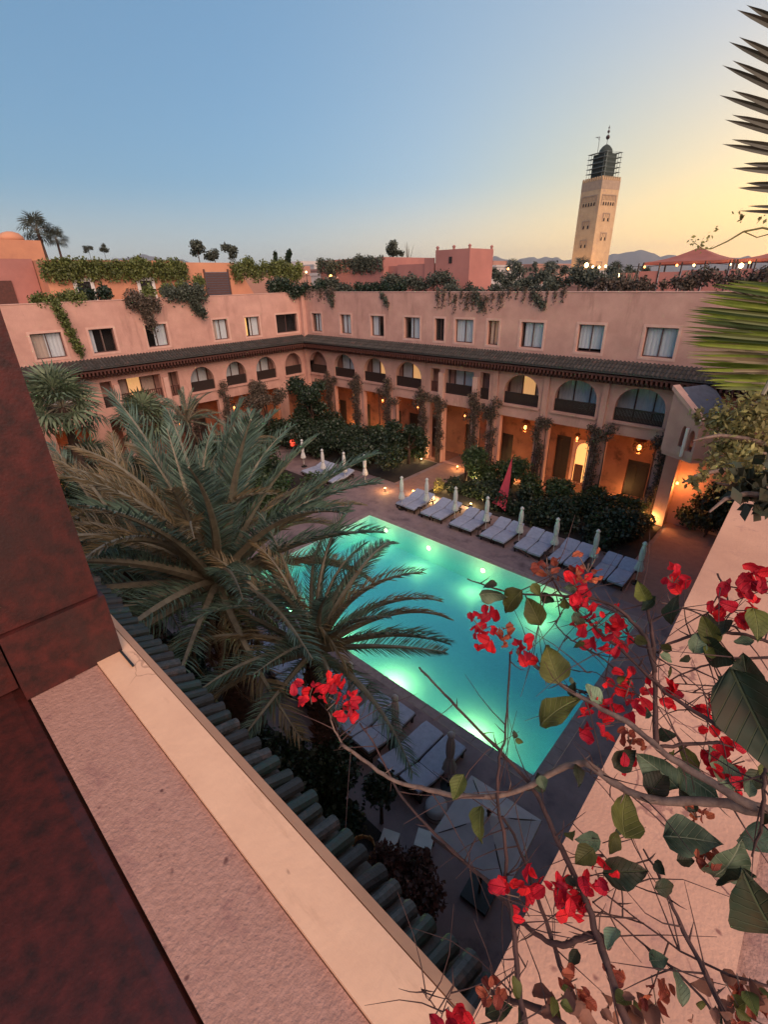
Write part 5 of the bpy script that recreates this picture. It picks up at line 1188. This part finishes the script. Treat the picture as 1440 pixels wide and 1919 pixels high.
fan_palm((-21.0, 60, 0), 12.0, 16, 1.3, .2, 'far palm right of the minaret', FAN2, 'distant palms')
# bare tree above the rose block
r = empty('bare_tree', on_y(765, 500, 40), 0, 'leafless tree twigs above the low rose roof', 'tree')
p = on_y(765, 500, 40); r.location = (p.x, p.y, 0); b = MB()
b.tube([(0, 0, 0), (0, 0, p.z)], [.15, .06], 6)
for k in range(8):
    a = random.uniform(-.5, .5); b.tube([(0, 0, p.z-.3), (a*.6, 0, p.z+.7), (a*1.6, 0, p.z+random.uniform(1.3, 2.2))], [.04, .03, .008], 4)
b.build('trunk', 'leaf_dusty', r)

# ------------------------------------------------------------------ near plants on the right
def orient(normal, up, roll=0):
    n = normal.normalized(); x = up.cross(n)
    if x.length < 1e-4: x = Vector((1, 0, 0))
    x.normalize(); y = n.cross(x); m = Matrix((x, y, n)).transposed().to_4x4()
    return m @ Matrix.Rotation(roll, 4, 'Z')
def strip(px0, py0, px1, py1, d0, d1, w, sag=0.0, k=6, tapertip=True):
    """one pointed leaflet folded along its midrib between two places in space"""
    a, c = at(px0, py0, d0), at(px1, py1, d1); ax = (c-a); L = ax.length; ax.normalize()
    view = ((a+c)/2-Vector((0, 0, H))).normalized(); sd = ax.cross(view).normalized(); V = []; F = []
    for i in range(k+1):
        t = i/k; q = a.lerp(c, t)+Vector((0, 0, -sag*math.sin(PI*t*.5)**2)); ww = w*.5*(math.sin(PI*min(1, .25+t*.75))**.7 if tapertip else 1)*(1 if t < .98 else .05)
        V += [tuple(q-sd*ww), tuple(q+view*ww*.5), tuple(q+sd*ww)]
    for i in range(k):
        for j in (0, 1): s_ = i*3+j; F.append((s_, s_+1, s_+4, s_+3))
    return V, F
root = empty('date_palm', at(1620, 700, 1.6), 0, 'date palm just off the right edge, dark leaflet tips against the sky and a bright green frond', 'palm tree')
root['label'] = 'near palm at right edge with dark spiky leaflets and one bright green frond'
b = MB(); b.tube([at(1590, -160, 1.05), at(1545, 120, 1.05), at(1530, 360, 1.1), at(1600, 620, 1.3), at(1700, 800, 1.5)], [.004, .007, .01, .014, .02], 6); wparent(b.build('frond_stalk', 'rachis'), root)
tips = [(1380, 18, 1552, 92), (1368, 78, 1548, 160), (1352, 122, 1545, 205), (1350, 178, 1540, 240), (1355, 224, 1538, 268), (1352, 270, 1535, 300), (1372, 315, 1533, 326), (1380, 352, 1532, 360), (1384, 395, 1531, 400)]
for i, (tx, ty, rx, ry) in enumerate(tips):
    for k in (0, 1):
        dx = 18*k+random.uniform(-4, 4); dy = -9*k
        V, F = strip(rx, ry+dy, tx+dx, ty+dy, 1.06, 1.0+.05*random.random(), .0095 if i < 8 else .006)
        mb = MB(); mb.add(V, F); wparent(mb.build('leaflet', 'spike'), root)
b = MB(); b.tube([at(1520, 470, 1.5), at(1500, 560, 1.4), at(1475, 660, 1.35), at(1430, 740, 1.3)], [.012, .010, .008, .004], 6); wparent(b.build('frond_stalk', 'rachis'), root)
for i in range(78):
    t = i/77; rx = 1505-70*t**1.5; ry = 540+190*t
    a = math.radians(118+112*t); tx = 1462+178*math.cos(a)*1.0; ty = 632-122*math.sin(a)
    tx += random.uniform(-16, 14); ty += random.uniform(-6, 6)
    V, F = strip(rx, ry, tx, ty, 1.38+random.uniform(-.05, .05), 1.30+random.uniform(-.09, .09), random.uniform(.004, .0095), .0)
    mb = MB(); mb.add(V, F); wparent(mb.build('leaflet', random.choice(['fan_green', 'fan_green', 'fan_green', 'leaf_terr', 'frond_olive', 'fan_dark'])), root)
for i in range(9):
    t = i/8; V, F = strip(1530, 560+14*i, 1330+12*i+random.uniform(-15, 15), 545-3*i+random.uniform(-6, 6), 1.5, 1.45, .010)
    mb = MB(); mb.add(V, F); wparent(mb.build('leaflet', 'leaf_dusty'), root)

# olive-like shrub between the frond and the wall
root = empty('leafy_shrub', at(1500, 900, 2.6), 0, 'shrub with small yellow green leaves over the far end of the salmon wall', 'shrub')
b = MB()
for pts_ in ([(1300, 826, 2.3), (1325, 820, 2.32), (1350, 816, 2.35), (1400, 822, 2.4), (1470, 842, 2.5)], [(1280, 905, 2.0), (1310, 890, 2.05), (1360, 880, 2.2), (1480, 890, 2.4)], [(1345, 905, 1.9), (1375, 912, 1.95), (1440, 915, 2.0)],
             [(1380, 800, 2.5), (1410, 760, 2.5), (1450, 740, 2.6)], [(1400, 870, 2.3), (1430, 850, 2.35), (1470, 850, 2.4)], [(1330, 960, 1.7), (1360, 935, 1.75), (1400, 925, 1.8), (1450, 930, 1.8)]):
    b.tube([at(*q) for q in pts_], [.003]+[.006+.002*i for i in range(len(pts_)-1)], 6)
wparent(tag(b.build('branch', 'twig_pale'), kind='stuff'), root)
bl = []
for px, py, d, rr in [(1420, 780, 2.5, .16), (1390, 800, 2.5, .13), (1360, 780, 2.6, .09), (1440, 830, 2.5, .18), (1400, 850, 2.4, .14), (1370, 870, 2.4, .11), (1430, 890, 2.2, .14), (1390, 890, 2.2, .1), (1350, 840, 2.5, .07), (1310, 780, 2.6, .04), (1440, 740, 2.6, .14), (1340, 795, 2.6, .06), (1300, 905, 2.0, .035), (1320, 893, 2.05, .03), (1335, 870, 2.3, .05)]:
    q = at(px, py, d); bl.append((tuple(q), (rr, rr, rr), rr**1.6))
o = leaf_cloud('foliage', 'leaf_yel', bl, 4200, .026, None, 0, .05, flat=.24); wparent(o, root); o['kind'] = 'stuff'
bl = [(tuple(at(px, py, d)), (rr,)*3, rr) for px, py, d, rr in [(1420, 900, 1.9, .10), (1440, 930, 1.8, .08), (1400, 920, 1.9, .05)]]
o = leaf_cloud('dark_foliage', 'bleaf_dark', bl, 160, .05, None, 0, .1, flat=.3); wparent(o, root); o['kind'] = 'stuff'  # a few leaves in the dark leaf colour
b = MB(); b.tube([at(1306, 467, 2.0), at(1335, 466, 2.0), at(1365, 452, 2.0), at(1395, 434, 2.0), at(1430, 427, 2.0), at(1490, 440, 2.1)], [.001, .0018, .0022, .0028, .003, .004], 5)
b.tube([at(1395, 434, 2.0), at(1420, 445, 2.0), at(1445, 438, 2.0)], .0015, 4); b.tube([at(1320, 467, 2.0), at(1302, 455, 2.0)], .001, 4)
wparent(b.build('sky_twig', 'leaf_yel'), root)
bl = [(tuple(at(px, py, 2.0)), (.02, .02, .02), 1) for px, py in [(1310, 463), (1330, 462), (1300, 452), (1345, 425), (1390, 408), (1425, 410), (1330, 445), (1385, 398)]]
o = leaf_cloud('twig_leaves', 'leaf_yel', bl, 60, .012, None, 0, .0, flat=.3); wparent(o, root); o['kind'] = 'stuff'

# bougainvillea
root = empty('bougainvillea', (.3, .7, ZL), 0, 'bougainvillea with thorny bare stems, red bracts and round leaves at lower right', 'bougainvillea')
BR = [  # (points (px, py, distance), r0, r1, material)
 ([(875, 1085, .80), (935, 1105, .80), (985, 1114, .79), (1060, 1116, .78), (1115, 1122, .78), (1160, 1140, .77), (1190, 1170, .77), (1215, 1205, .76), (1228, 1260, .76)], .0016, .0052, 'twig'),
 ([(1206, 1095, .80), (1212, 1130, .79), (1220, 1175, .78), (1228, 1250, .77), (1228, 1330, .76), (1230, 1400, .75)], .0022, .0060, 'twig'),
 ([(1010, 1052, .82), (1035, 1085, .81), (1055, 1118, .80), (1110, 1170, .79), (1180, 1232, .77), (1250, 1298, .76), (1320, 1345, .75), (1390, 1385, .74), (1460, 1440, .74)], .0014, .0050, 'twig'),
 ([(995, 1240, .78), (1060, 1288, .77), (1130, 1328, .75), (1190, 1362, .74), (1235, 1402, .73), (1290, 1440, .73), (1390, 1498, .72), (1470, 1530, .72)], .0040, .0082, 'twig_pale'),
 ([(640, 1395, .92), (690, 1430, .90), (730, 1458, .88), (790, 1477, .86), (850, 1490, .84), (920, 1492, .82), (985, 1478, .80), (1040, 1446, .79), (1085, 1431, .78), (1112, 1438, .77), (1150, 1466, .77), (1200, 1492, .76), (1260, 1500, .75), (1340, 1502, .74), (1450, 1528, .73)], .0042, .0088, 'twig_pale'),
 ([(616, 1335, .93), (628, 1370, .93), (645, 1398, .92)], .0015, .003, 'twig_pale'),
 ([(957, 1225, .84), (951, 1330, .83), (946, 1385, .82), (937, 1420, .82), (933, 1500, .81), (945, 1560, .80), (950, 1610, .80), (947, 1650, .80), (958, 1700, .80), (968, 1780, .80), (974, 1850, .80), (985, 1930, .80)], .0022, .0055, 'twig'),
 ([(785, 1250, .88), (822, 1288, .87), (870, 1340, .85), (932, 1402, .83), (990, 1466, .81), (1022, 1520, .80), (1052, 1590, .79), (1092, 1670, .78), (1122, 1760, .78), (1150, 1840, .78), (1180, 1935, .78)], .0026, .0074, 'twig'),
 ([(942, 1530, .84), (970, 1580, .83), (1000, 1660, .82), (1030, 1745, .82), (1052, 1810, .82), (1078, 1880, .82)], .0028, .0050, 'twig'),
 ([(675, 1355, .95), (705, 1400, .94), (745, 1480, .92), (800, 1548, .90), (865, 1608, .88), (915, 1655, .86), (965, 1712, .84), (1015, 1758, .82), (1055, 1772, .81), (1090, 1758, .80), (1120, 1752, .79), (1142, 1775, .78)], .0020, .0068, 'twig'),
 ([(1205, 1590, .80), (1235, 1640, .79), (1262, 1700, .79), (1292, 1765, .79), (1330, 1840, .78), (1370, 1930, .78)], .0016, .0055, 'twig'),
 ([(1110, 1690, .82), (1160, 1728, .81), (1225, 1785, .81), (1290, 1840, .80), (1345, 1905, .80)], .0012, .0026, 'twig'),
 ([(1130, 1672, .83), (1200, 1725, .83), (1275, 1780, .83), (1370, 1828, .82), (1450, 1850, .82)], .0012, .0024, 'twig'),
 ([(1258, 1282, .80), (1330, 1284, .79), (1400, 1290, .78)], .0010, .0018, 'twig'), ([(1270, 1292, .79), (1340, 1302, .79), (1420, 1310, .78)], .0010, .0018, 'twig'), ([(1262, 1310, .79), (1320, 1335, .78), (1345, 1345, .77)], .0009, .0016, 'twig'),
 ([(1232, 1225, .78), (1262, 1203, .79), (1305, 1190, .80), (1350, 1186, .80), (1400, 1192, .80), (1460, 1210, .8)], .0030, .0038, 'twig'), ([(1236, 1129, .82), (1290, 1142, .82), (1345, 1163, .82), (1400, 1180, .81)], .0016, .0024, 'twig_pale'),
 ([(1255, 1276, .79), (1300, 1255, .79), (1360, 1238, .78), (1460, 1232, .78)], .0014, .0030, 'twig'), ([(1228, 1218, .78), (1190, 1205, .79), (1175, 1182, .80)], .0024, .0016, 'twig'), ([(1050, 1120, .80), (1058, 1140, .80), (1044, 1170, .80), (1065, 1195, .80), (1095, 1212, .79), (1150, 1250, .79), (1190, 1290, .78)], .0012, .0022, 'twig'),
 ([(820, 1925, .95), (845, 1862, .94), (850, 1845, .94)], .0014, .0008, 'twig'), ([(830, 1900, .95), (800, 1870, .95), (790, 1850, .95)], .001, .0006, 'twig'), ([(905, 1850, .85), (950, 1872, .84), (1000, 1885, .82), (1060, 1925, .8)], .0050, .0065, 'twig'),
 ([(1030, 1070, .81), (1052, 1102, .80)], .001, .002, 'twig_pale'), ([(1005, 1225, .80), (1022, 1262, .79), (1060, 1285, .78), (1110, 1300, .77)], .0010, .0016, 'twig'), ([(1085, 1258, .80), (1120, 1262, .79), (1165, 1290, .78)], .0008, .0014, 'twig'),
 ([(1240, 1400, .74), (1290, 1395, .76), (1340, 1392, .76), (1352, 1392, .76)], .0036, .0030, 'twig'), ([(1345, 1075, .82), (1360, 1110, .82), (1372, 1150, .81)], .0022, .0018, 'twig'), ([(1435, 1440, .7), (1432, 1480, .7), (1425, 1560, .72), (1410, 1605, .74)], .0040, .0012, 'twig'),
 ([(1075, 1545, .84), (1130, 1600, .83), (1165, 1660, .82), (1168, 1720, .82)], .0010, .0016, 'twig'), ([(1085, 1425, .86), (1150, 1500, .85), (1180, 1560, .84), (1130, 1580, .84)], .0008, .0012, 'twig'), ([(930, 1920, .82), (960, 1860, .82), (990, 1800, .82)], .0012, .0008, 'twig')]
for pts_, r0, r1, m in BR:
    P = [at(*q) for q in pts_]; Q = []
    for i in range(len(P)-1):        # gentle wobble and Catmull-like refinement
        a, c = P[i], P[i+1]; pa, pc = P[max(0, i-1)], P[min(len(P)-1, i+2)]
        for t in (0, .25, .5, .75):
            q = .5*((2*a)+(c-pa)*t+(2*pa-5*a+4*c-pc)*t*t+(3*a-pa-3*c+pc)*t**3); Q.append(q+Vector([random.uniform(-1, 1)*.0011 for _ in range(3)]))
    Q.append(P[-1]); k = len(Q); rs = [(r0+(r1-r0)*i/(k-1))*random.uniform(.9, 1.14) for i in range(k)]
    rs = [q*.62 for q in rs]; b = MB(); b.tube(Q, rs, 7)
    for i in range(2, k-1, 5):       # thorns
        d = Vector([random.uniform(-1, 1) for _ in range(3)]).normalized(); q = Q[i]; b.tube([q, q+d*.012, q+d*.02+Vector((0, 0, .002))], [.0012, .0008, .0002], 4)
    wparent(b.build('branch', m, None, True), root)
def leafmat(name, c1, c2, cv, trans=.15, rough=.6, hue=.02):
    """leaf with midrib, side veins and blotches in its own coordinates"""
    m, nt, b = newmat(name); N = nt.nodes; L = nt.links
    tc = N.new('ShaderNodeTexCoord'); sx = N.new('ShaderNodeSeparateXYZ'); L.new(tc.outputs['Object'], sx.inputs[0])
    ab = N.new('ShaderNodeMath'); ab.operation = 'ABSOLUTE'; L.new(sx.outputs[0], ab.inputs[0])
    sl_ = N.new('ShaderNodeMath'); sl_.operation = 'MULTIPLY_ADD'; sl_.inputs[1].default_value = -.9; L.new(ab.outputs[0], sl_.inputs[0]); L.new(sx.outputs[1], sl_.inputs[2])
    wv = N.new('ShaderNodeMath'); wv.operation = 'MULTIPLY'; wv.inputs[1].default_value = 44; L.new(sl_.outputs[0], wv.inputs[0])
    sn = N.new('ShaderNodeMath'); sn.operation = 'SINE'; L.new(wv.outputs[0], sn.inputs[0])
    m1 = N.new('ShaderNodeMapRange'); m1.inputs[1].default_value = .86; m1.inputs[2].default_value = 1.0; m1.inputs[4].default_value = .6; L.new(sn.outputs[0], m1.inputs[0])
    m2 = N.new('ShaderNodeMapRange'); m2.inputs[1].default_value = .022; m2.inputs[2].default_value = .005; L.new(ab.outputs[0], m2.inputs[0])
    mx_ = N.new('ShaderNodeMath'); mx_.operation = 'MAXIMUM'; L.new(m1.outputs[0], mx_.inputs[0]); L.new(m2.outputs[0], mx_.inputs[1])
    geo = N.new('ShaderNodeNewGeometry'); n = N.new('ShaderNodeTexNoise'); n.inputs['Scale'].default_value = 38; n.inputs['Detail'].default_value = 5; L.new(geo.outputs['Position'], n.inputs['Vector'])
    r_ = N.new('ShaderNodeMapRange'); r_.inputs[1].default_value = .35; r_.inputs[2].default_value = .65; L.new(n.outputs['Fac'], r_.inputs[0])
    a = N.new('ShaderNodeMix'); a.data_type = 'RGBA'; a.inputs[6].default_value = (*c1, 1); a.inputs[7].default_value = (*c2, 1); L.new(r_.outputs[0], a.inputs[0])
    v = N.new('ShaderNodeMix'); v.data_type = 'RGBA'; v.inputs[7].default_value = (*cv, 1); L.new(a.outputs[2], v.inputs[6]); L.new(mx_.outputs[0], v.inputs[0])
    oi = N.new('ShaderNodeObjectInfo'); mr = N.new('ShaderNodeMapRange'); mr.inputs[3].default_value = .6; mr.inputs[4].default_value = 1.35; L.new(oi.outputs['Random'], mr.inputs[0])
    h = N.new('ShaderNodeHueSaturation'); L.new(mr.outputs[0], h.inputs['Value']); L.new(v.outputs[2], h.inputs['Color'])
    mr2 = N.new('ShaderNodeMapRange'); mr2.inputs[3].default_value = .5-hue; mr2.inputs[4].default_value = .5+hue; L.new(oi.outputs['Random'], mr2.inputs[0]); L.new(mr2.outputs[0], h.inputs['Hue'])
    L.new(h.outputs[0], b.inputs['Base Color']); b.inputs['Roughness'].default_value = rough; b.inputs['Specular IOR Level'].default_value = .35
    bp = N.new('ShaderNodeBump'); bp.inputs['Distance'].default_value = .0012; bp.invert = True; L.new(mx_.outputs[0], bp.inputs['Height']); L.new(bp.outputs[0], b.inputs['Normal'])
    tr = N.new('ShaderNodeBsdfTranslucent'); L.new(h.outputs[0], tr.inputs['Color']); ms = N.new('ShaderNodeMixShader'); ms.inputs[0].default_value = trans
    L.new(b.outputs[0], ms.inputs[1]); L.new(tr.outputs[0], ms.inputs[2]); L.new(ms.outputs[0], N['Material Output'].inputs['Surface'])
    return m
M['bleaf'] = leafmat('bougainvillea_leaf', (.13, .135, .03), (.07, .075, .018), (.22, .22, .08), .25)
M['bleaf_dark'] = leafmat('bougainvillea_leaf_dark', (.022, .04, .02), (.05, .038, .018), (.07, .085, .04), .1)  # dark green to brown leaf, veined
M['bleaf_pale'] = leafmat('bougainvillea_leaf_grey', (.19, .25, .15), (.05, .085, .045), (.3, .34, .22), .12)
M['bract'] = leafmat('red_bract', (.85, .02, .045), (.55, .012, .03), (.45, .01, .02), .3, .6, .004)
M['bract_or'] = leafmat('faded_orange_bract', (.50, .12, .06), (.30, .06, .04), (.26, .05, .03), .3, .6, .006)
def leaf_me(mname, kind=0, seed=0):
    b = MB(); n = 9; V = []; F = []; r = random.Random(seed+kind*7); ph = r.random()*6; cup = r.uniform(.15, .5); bend = r.uniform(.1, .7)*r.choice((1, -1, 1)); tw = r.uniform(-.3, .3)
    wd = r.uniform(.36, .47)
    for i in range(n+1):
        t = i/n; w = (wd*math.sin(PI*t**.75)**.7*(1-.30*t**2) if kind == 0 else wd*.95*math.sin(PI*t**.85)**.55*(1-.2*t))
        z = -bend*(t-.45)**2
        for j, s in enumerate((-1, -.66, -.33, 0, .33, .66, 1)):
            x = s*w*(1+.05*math.sin(17*t+ph)); V.append((x, t-.5+.03*math.sin(9*s+ph), z+abs(s)*w*(cup if kind == 0 else cup*1.2)+(.035 if kind == 0 else .05)*math.sin(11*t+4*s+ph)*abs(s)+tw*s*w*t))
    for i in range(n):
        for j in range(6): a = i*7+j; F.append((a, a+1, a+8, a+7))
    b.add(V, F); return b.mesh('leaf' if kind == 0 else 'bract', mname, True)
M['bleaf_dry'] = mat('dry_bougainvillea_leaf', (.26, .10, .06), (.12, .05, .035), 40, .7, trans=.15)
LMV = {k: [leaf_me(k, 0, q) for q in range(5)] for k in ('bleaf', 'bleaf_dark', 'bleaf_pale', 'bleaf_dry')}
BMV = {k: [leaf_me(k, 1, q) for q in range(5)] for k in ('bract', 'bract_or')}
def put_leaf(px, py, d, size_px, m, parent, me=None, tilt=.5, name='leaf', roll=None):
    p = at(px, py, d); s = size_px*d/FPX; view = (Vector((0, 0, H))-p).normalized()
    nrm = (view+Vector([random.uniform(-1, 1)*tilt for _ in range(3)])).normalized()
    o = link(name, random.choice(me or LMV[m]), None); mt = orient(nrm, Vector((0, 0, 1)), roll if roll is not None else random.uniform(-PI, PI))
    o.matrix_world = Matrix.Translation(p) @ mt @ Matrix.Diagonal((s*random.uniform(.85, 1.05), s, s, 1)).to_4x4()
    if parent is not None:
        o.parent = parent; o.matrix_parent_inverse = parent_inv(parent)
    return o
def parent_inv(p):
    return (Matrix.Translation(p.location)).inverted() if p.parent is None else Matrix()
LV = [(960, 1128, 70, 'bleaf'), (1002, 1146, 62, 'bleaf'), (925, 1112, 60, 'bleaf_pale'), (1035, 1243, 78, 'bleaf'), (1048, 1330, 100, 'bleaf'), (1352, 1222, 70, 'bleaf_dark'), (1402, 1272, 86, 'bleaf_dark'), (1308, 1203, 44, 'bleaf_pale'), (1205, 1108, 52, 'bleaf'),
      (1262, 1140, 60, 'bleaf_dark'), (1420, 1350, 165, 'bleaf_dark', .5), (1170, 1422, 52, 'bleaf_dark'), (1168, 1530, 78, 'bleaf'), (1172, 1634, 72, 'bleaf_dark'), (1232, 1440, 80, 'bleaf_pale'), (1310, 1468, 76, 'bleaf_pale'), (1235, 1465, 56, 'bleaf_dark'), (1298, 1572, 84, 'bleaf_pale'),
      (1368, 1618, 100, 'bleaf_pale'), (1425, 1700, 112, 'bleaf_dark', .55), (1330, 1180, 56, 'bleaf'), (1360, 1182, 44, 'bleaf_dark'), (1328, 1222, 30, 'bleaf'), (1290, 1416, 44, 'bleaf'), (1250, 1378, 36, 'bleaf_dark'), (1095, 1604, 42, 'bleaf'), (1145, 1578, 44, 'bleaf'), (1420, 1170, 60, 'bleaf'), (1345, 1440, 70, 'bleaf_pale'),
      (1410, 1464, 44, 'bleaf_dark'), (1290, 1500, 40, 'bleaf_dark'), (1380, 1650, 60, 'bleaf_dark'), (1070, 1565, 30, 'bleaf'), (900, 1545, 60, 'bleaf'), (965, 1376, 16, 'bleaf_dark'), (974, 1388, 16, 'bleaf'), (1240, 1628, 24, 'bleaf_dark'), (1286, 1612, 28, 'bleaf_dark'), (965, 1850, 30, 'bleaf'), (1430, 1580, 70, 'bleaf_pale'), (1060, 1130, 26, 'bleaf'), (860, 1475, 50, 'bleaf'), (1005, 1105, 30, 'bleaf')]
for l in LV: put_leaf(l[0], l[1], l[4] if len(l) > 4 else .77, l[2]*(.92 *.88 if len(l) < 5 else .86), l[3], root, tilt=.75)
for _ in range(46):
    pts_ = random.choice(BR)[0]; q = random.choice(pts_)
    if q[0] > 860: put_leaf(q[0]+random.uniform(-28, 28), q[1]+random.uniform(-24, 24), q[2]-.01, random.uniform(14, 38), random.choice(['bleaf', 'bleaf_dark', 'bleaf_dark', 'bleaf_pale']), root, tilt=.9)
CL = [(905, 1170, 30, 6), (975, 1220, 30, 6), (1085, 1095, 26, 7), (1120, 1165, 42, 11), (1175, 1300, 44, 12), (1244, 1298, 24, 5), (1030, 1066, 24, 6, 'bract_or'), (1105, 1060, 28, 7, 'bract_or'), (1267, 1082, 20, 6), (1378, 1130, 40, 11), (1428, 1090, 34, 8), (1340, 1335, 34, 8), (1365, 1425, 36, 9), (1128, 1350, 34, 8),
      (580, 1293, 26, 6), (630, 1305, 36, 9), (655, 1322, 20, 5), (975, 1672, 44, 11), (1048, 1668, 22, 5), (1085, 1675, 34, 7), (1128, 1640, 20, 4), (1072, 1705, 18, 3), (850, 1915, 28, 6), (915, 1195, 22, 5), (1150, 1190, 30, 6), (945, 1185, 20, 5, 'bract_or'), (1170, 1435, 12, 2), (1090, 1880, 24, 5, 'bract_or'), (1185, 1385, 26, 5, 'bract_or'), (1310, 1520, 24, 5, 'bract_or'), (1385, 1470, 20, 4), (1235, 1870, 30, 6, 'bract_or'), (1400, 1890, 40, 7, 'bract_or'), (920, 1855, 22, 5, 'bract_or'), (1325, 1610, 20, 4, 'bract_or'), (1065, 1835, 16, 3, 'bract_or'), (1150, 1820, 16, 3, 'bract_or')]
for c in CL:
    px, py, rr, n = c[:4]; m = c[4] if len(c) > 4 else 'bract'; d = .92 if px < 700 else (.78 if py < 1800 else .80)
    b = MB(); p = at(px, py, d)
    for k in range(3):
        q = p+Vector([random.uniform(-1, 1)*rr*.6*d/FPX for _ in range(3)]); b.tube([p+Vector((0, 0, -.012)), q], .0008, 4)
    cl = wparent(b.build('flower_cluster', 'twig_pale'), root)
    for k in range(int(n*1.9)+2):
        a = random.random()*2*PI; q = math.sqrt(random.random())*rr
        put_leaf(px+1.15*q*math.cos(a), py+1.15*q*math.sin(a), d+random.uniform(-.025, .025), random.uniform(14, 27)*(.75 if m == 'bract_or' else 1), m, cl, BMV[m], 1.2, 'bract').matrix_parent_inverse = Matrix.Translation(root.location).inverted() @ Matrix.Translation(root.location) if False else cl.matrix_parent_inverse.copy() @ Matrix() if False else (Matrix.Translation((0, 0, 0)))
# small pale florets
# ------------------------------------------------------------------



hm, hnt, hb = newmat('haze_air'); hnt.nodes.remove(hb)
pv = hnt.nodes.new('ShaderNodeVolumePrincipled'); pv.inputs['Color'].default_value = (.93, .93, .95, 1); pv.inputs['Density'].default_value = 6e-5; pv.inputs['Anisotropy'].default_value = .2
hnt.links.new(pv.outputs[0], hnt.nodes['Material Output'].inputs['Volume'])
M['haze'] = hm
b = MB(); b.box((-12500, -12500, -2.6), (12500, 12500, 520)); hz = tag(b.build('haze', 'haze'), kind='stuff')
# side twigs and dry leaf litter on the bougainvillea
tw = MB()
for pts_, r0, r1, m in BR:
    P = [at(*q) for q in pts_]
    for k in range(len(P)+1):
        i = random.randrange(len(P)-1); q = P[i].lerp(P[i+1], random.random()); d = Vector([random.uniform(-1, 1) for _ in range(3)]); d.normalize()
        d2 = (d+Vector([random.uniform(-.6, .6) for _ in range(3)])).normalized(); L = random.uniform(.03, .16)
        tb = MB(); tb.tube([q, q+d*L*.3, q+d*L*.5+d2*L*.12, q+d*L*.6+d2*L*.5], [.0011, .0008, .0006, .0003], 5); wparent(tb.build('twig', 'twig'), root)
DRY = [(1060, 1880, 60), (1110, 1895, 60), (1180, 1890, 50), (1330, 1885, 80), (1400, 1860, 60), (1430, 1905, 70), (700, 0, 0)]
for px, py, rr in DRY[:-1]:
    for k in range(9):
        put_leaf(px+random.uniform(-rr, rr), py+random.uniform(-rr*.5, rr*.5), .80+random.uniform(-.05, .05), random.uniform(14, 30), random.choice(['bleaf_dry', 'bleaf_dry', 'bleaf']), root, tilt=1.2)
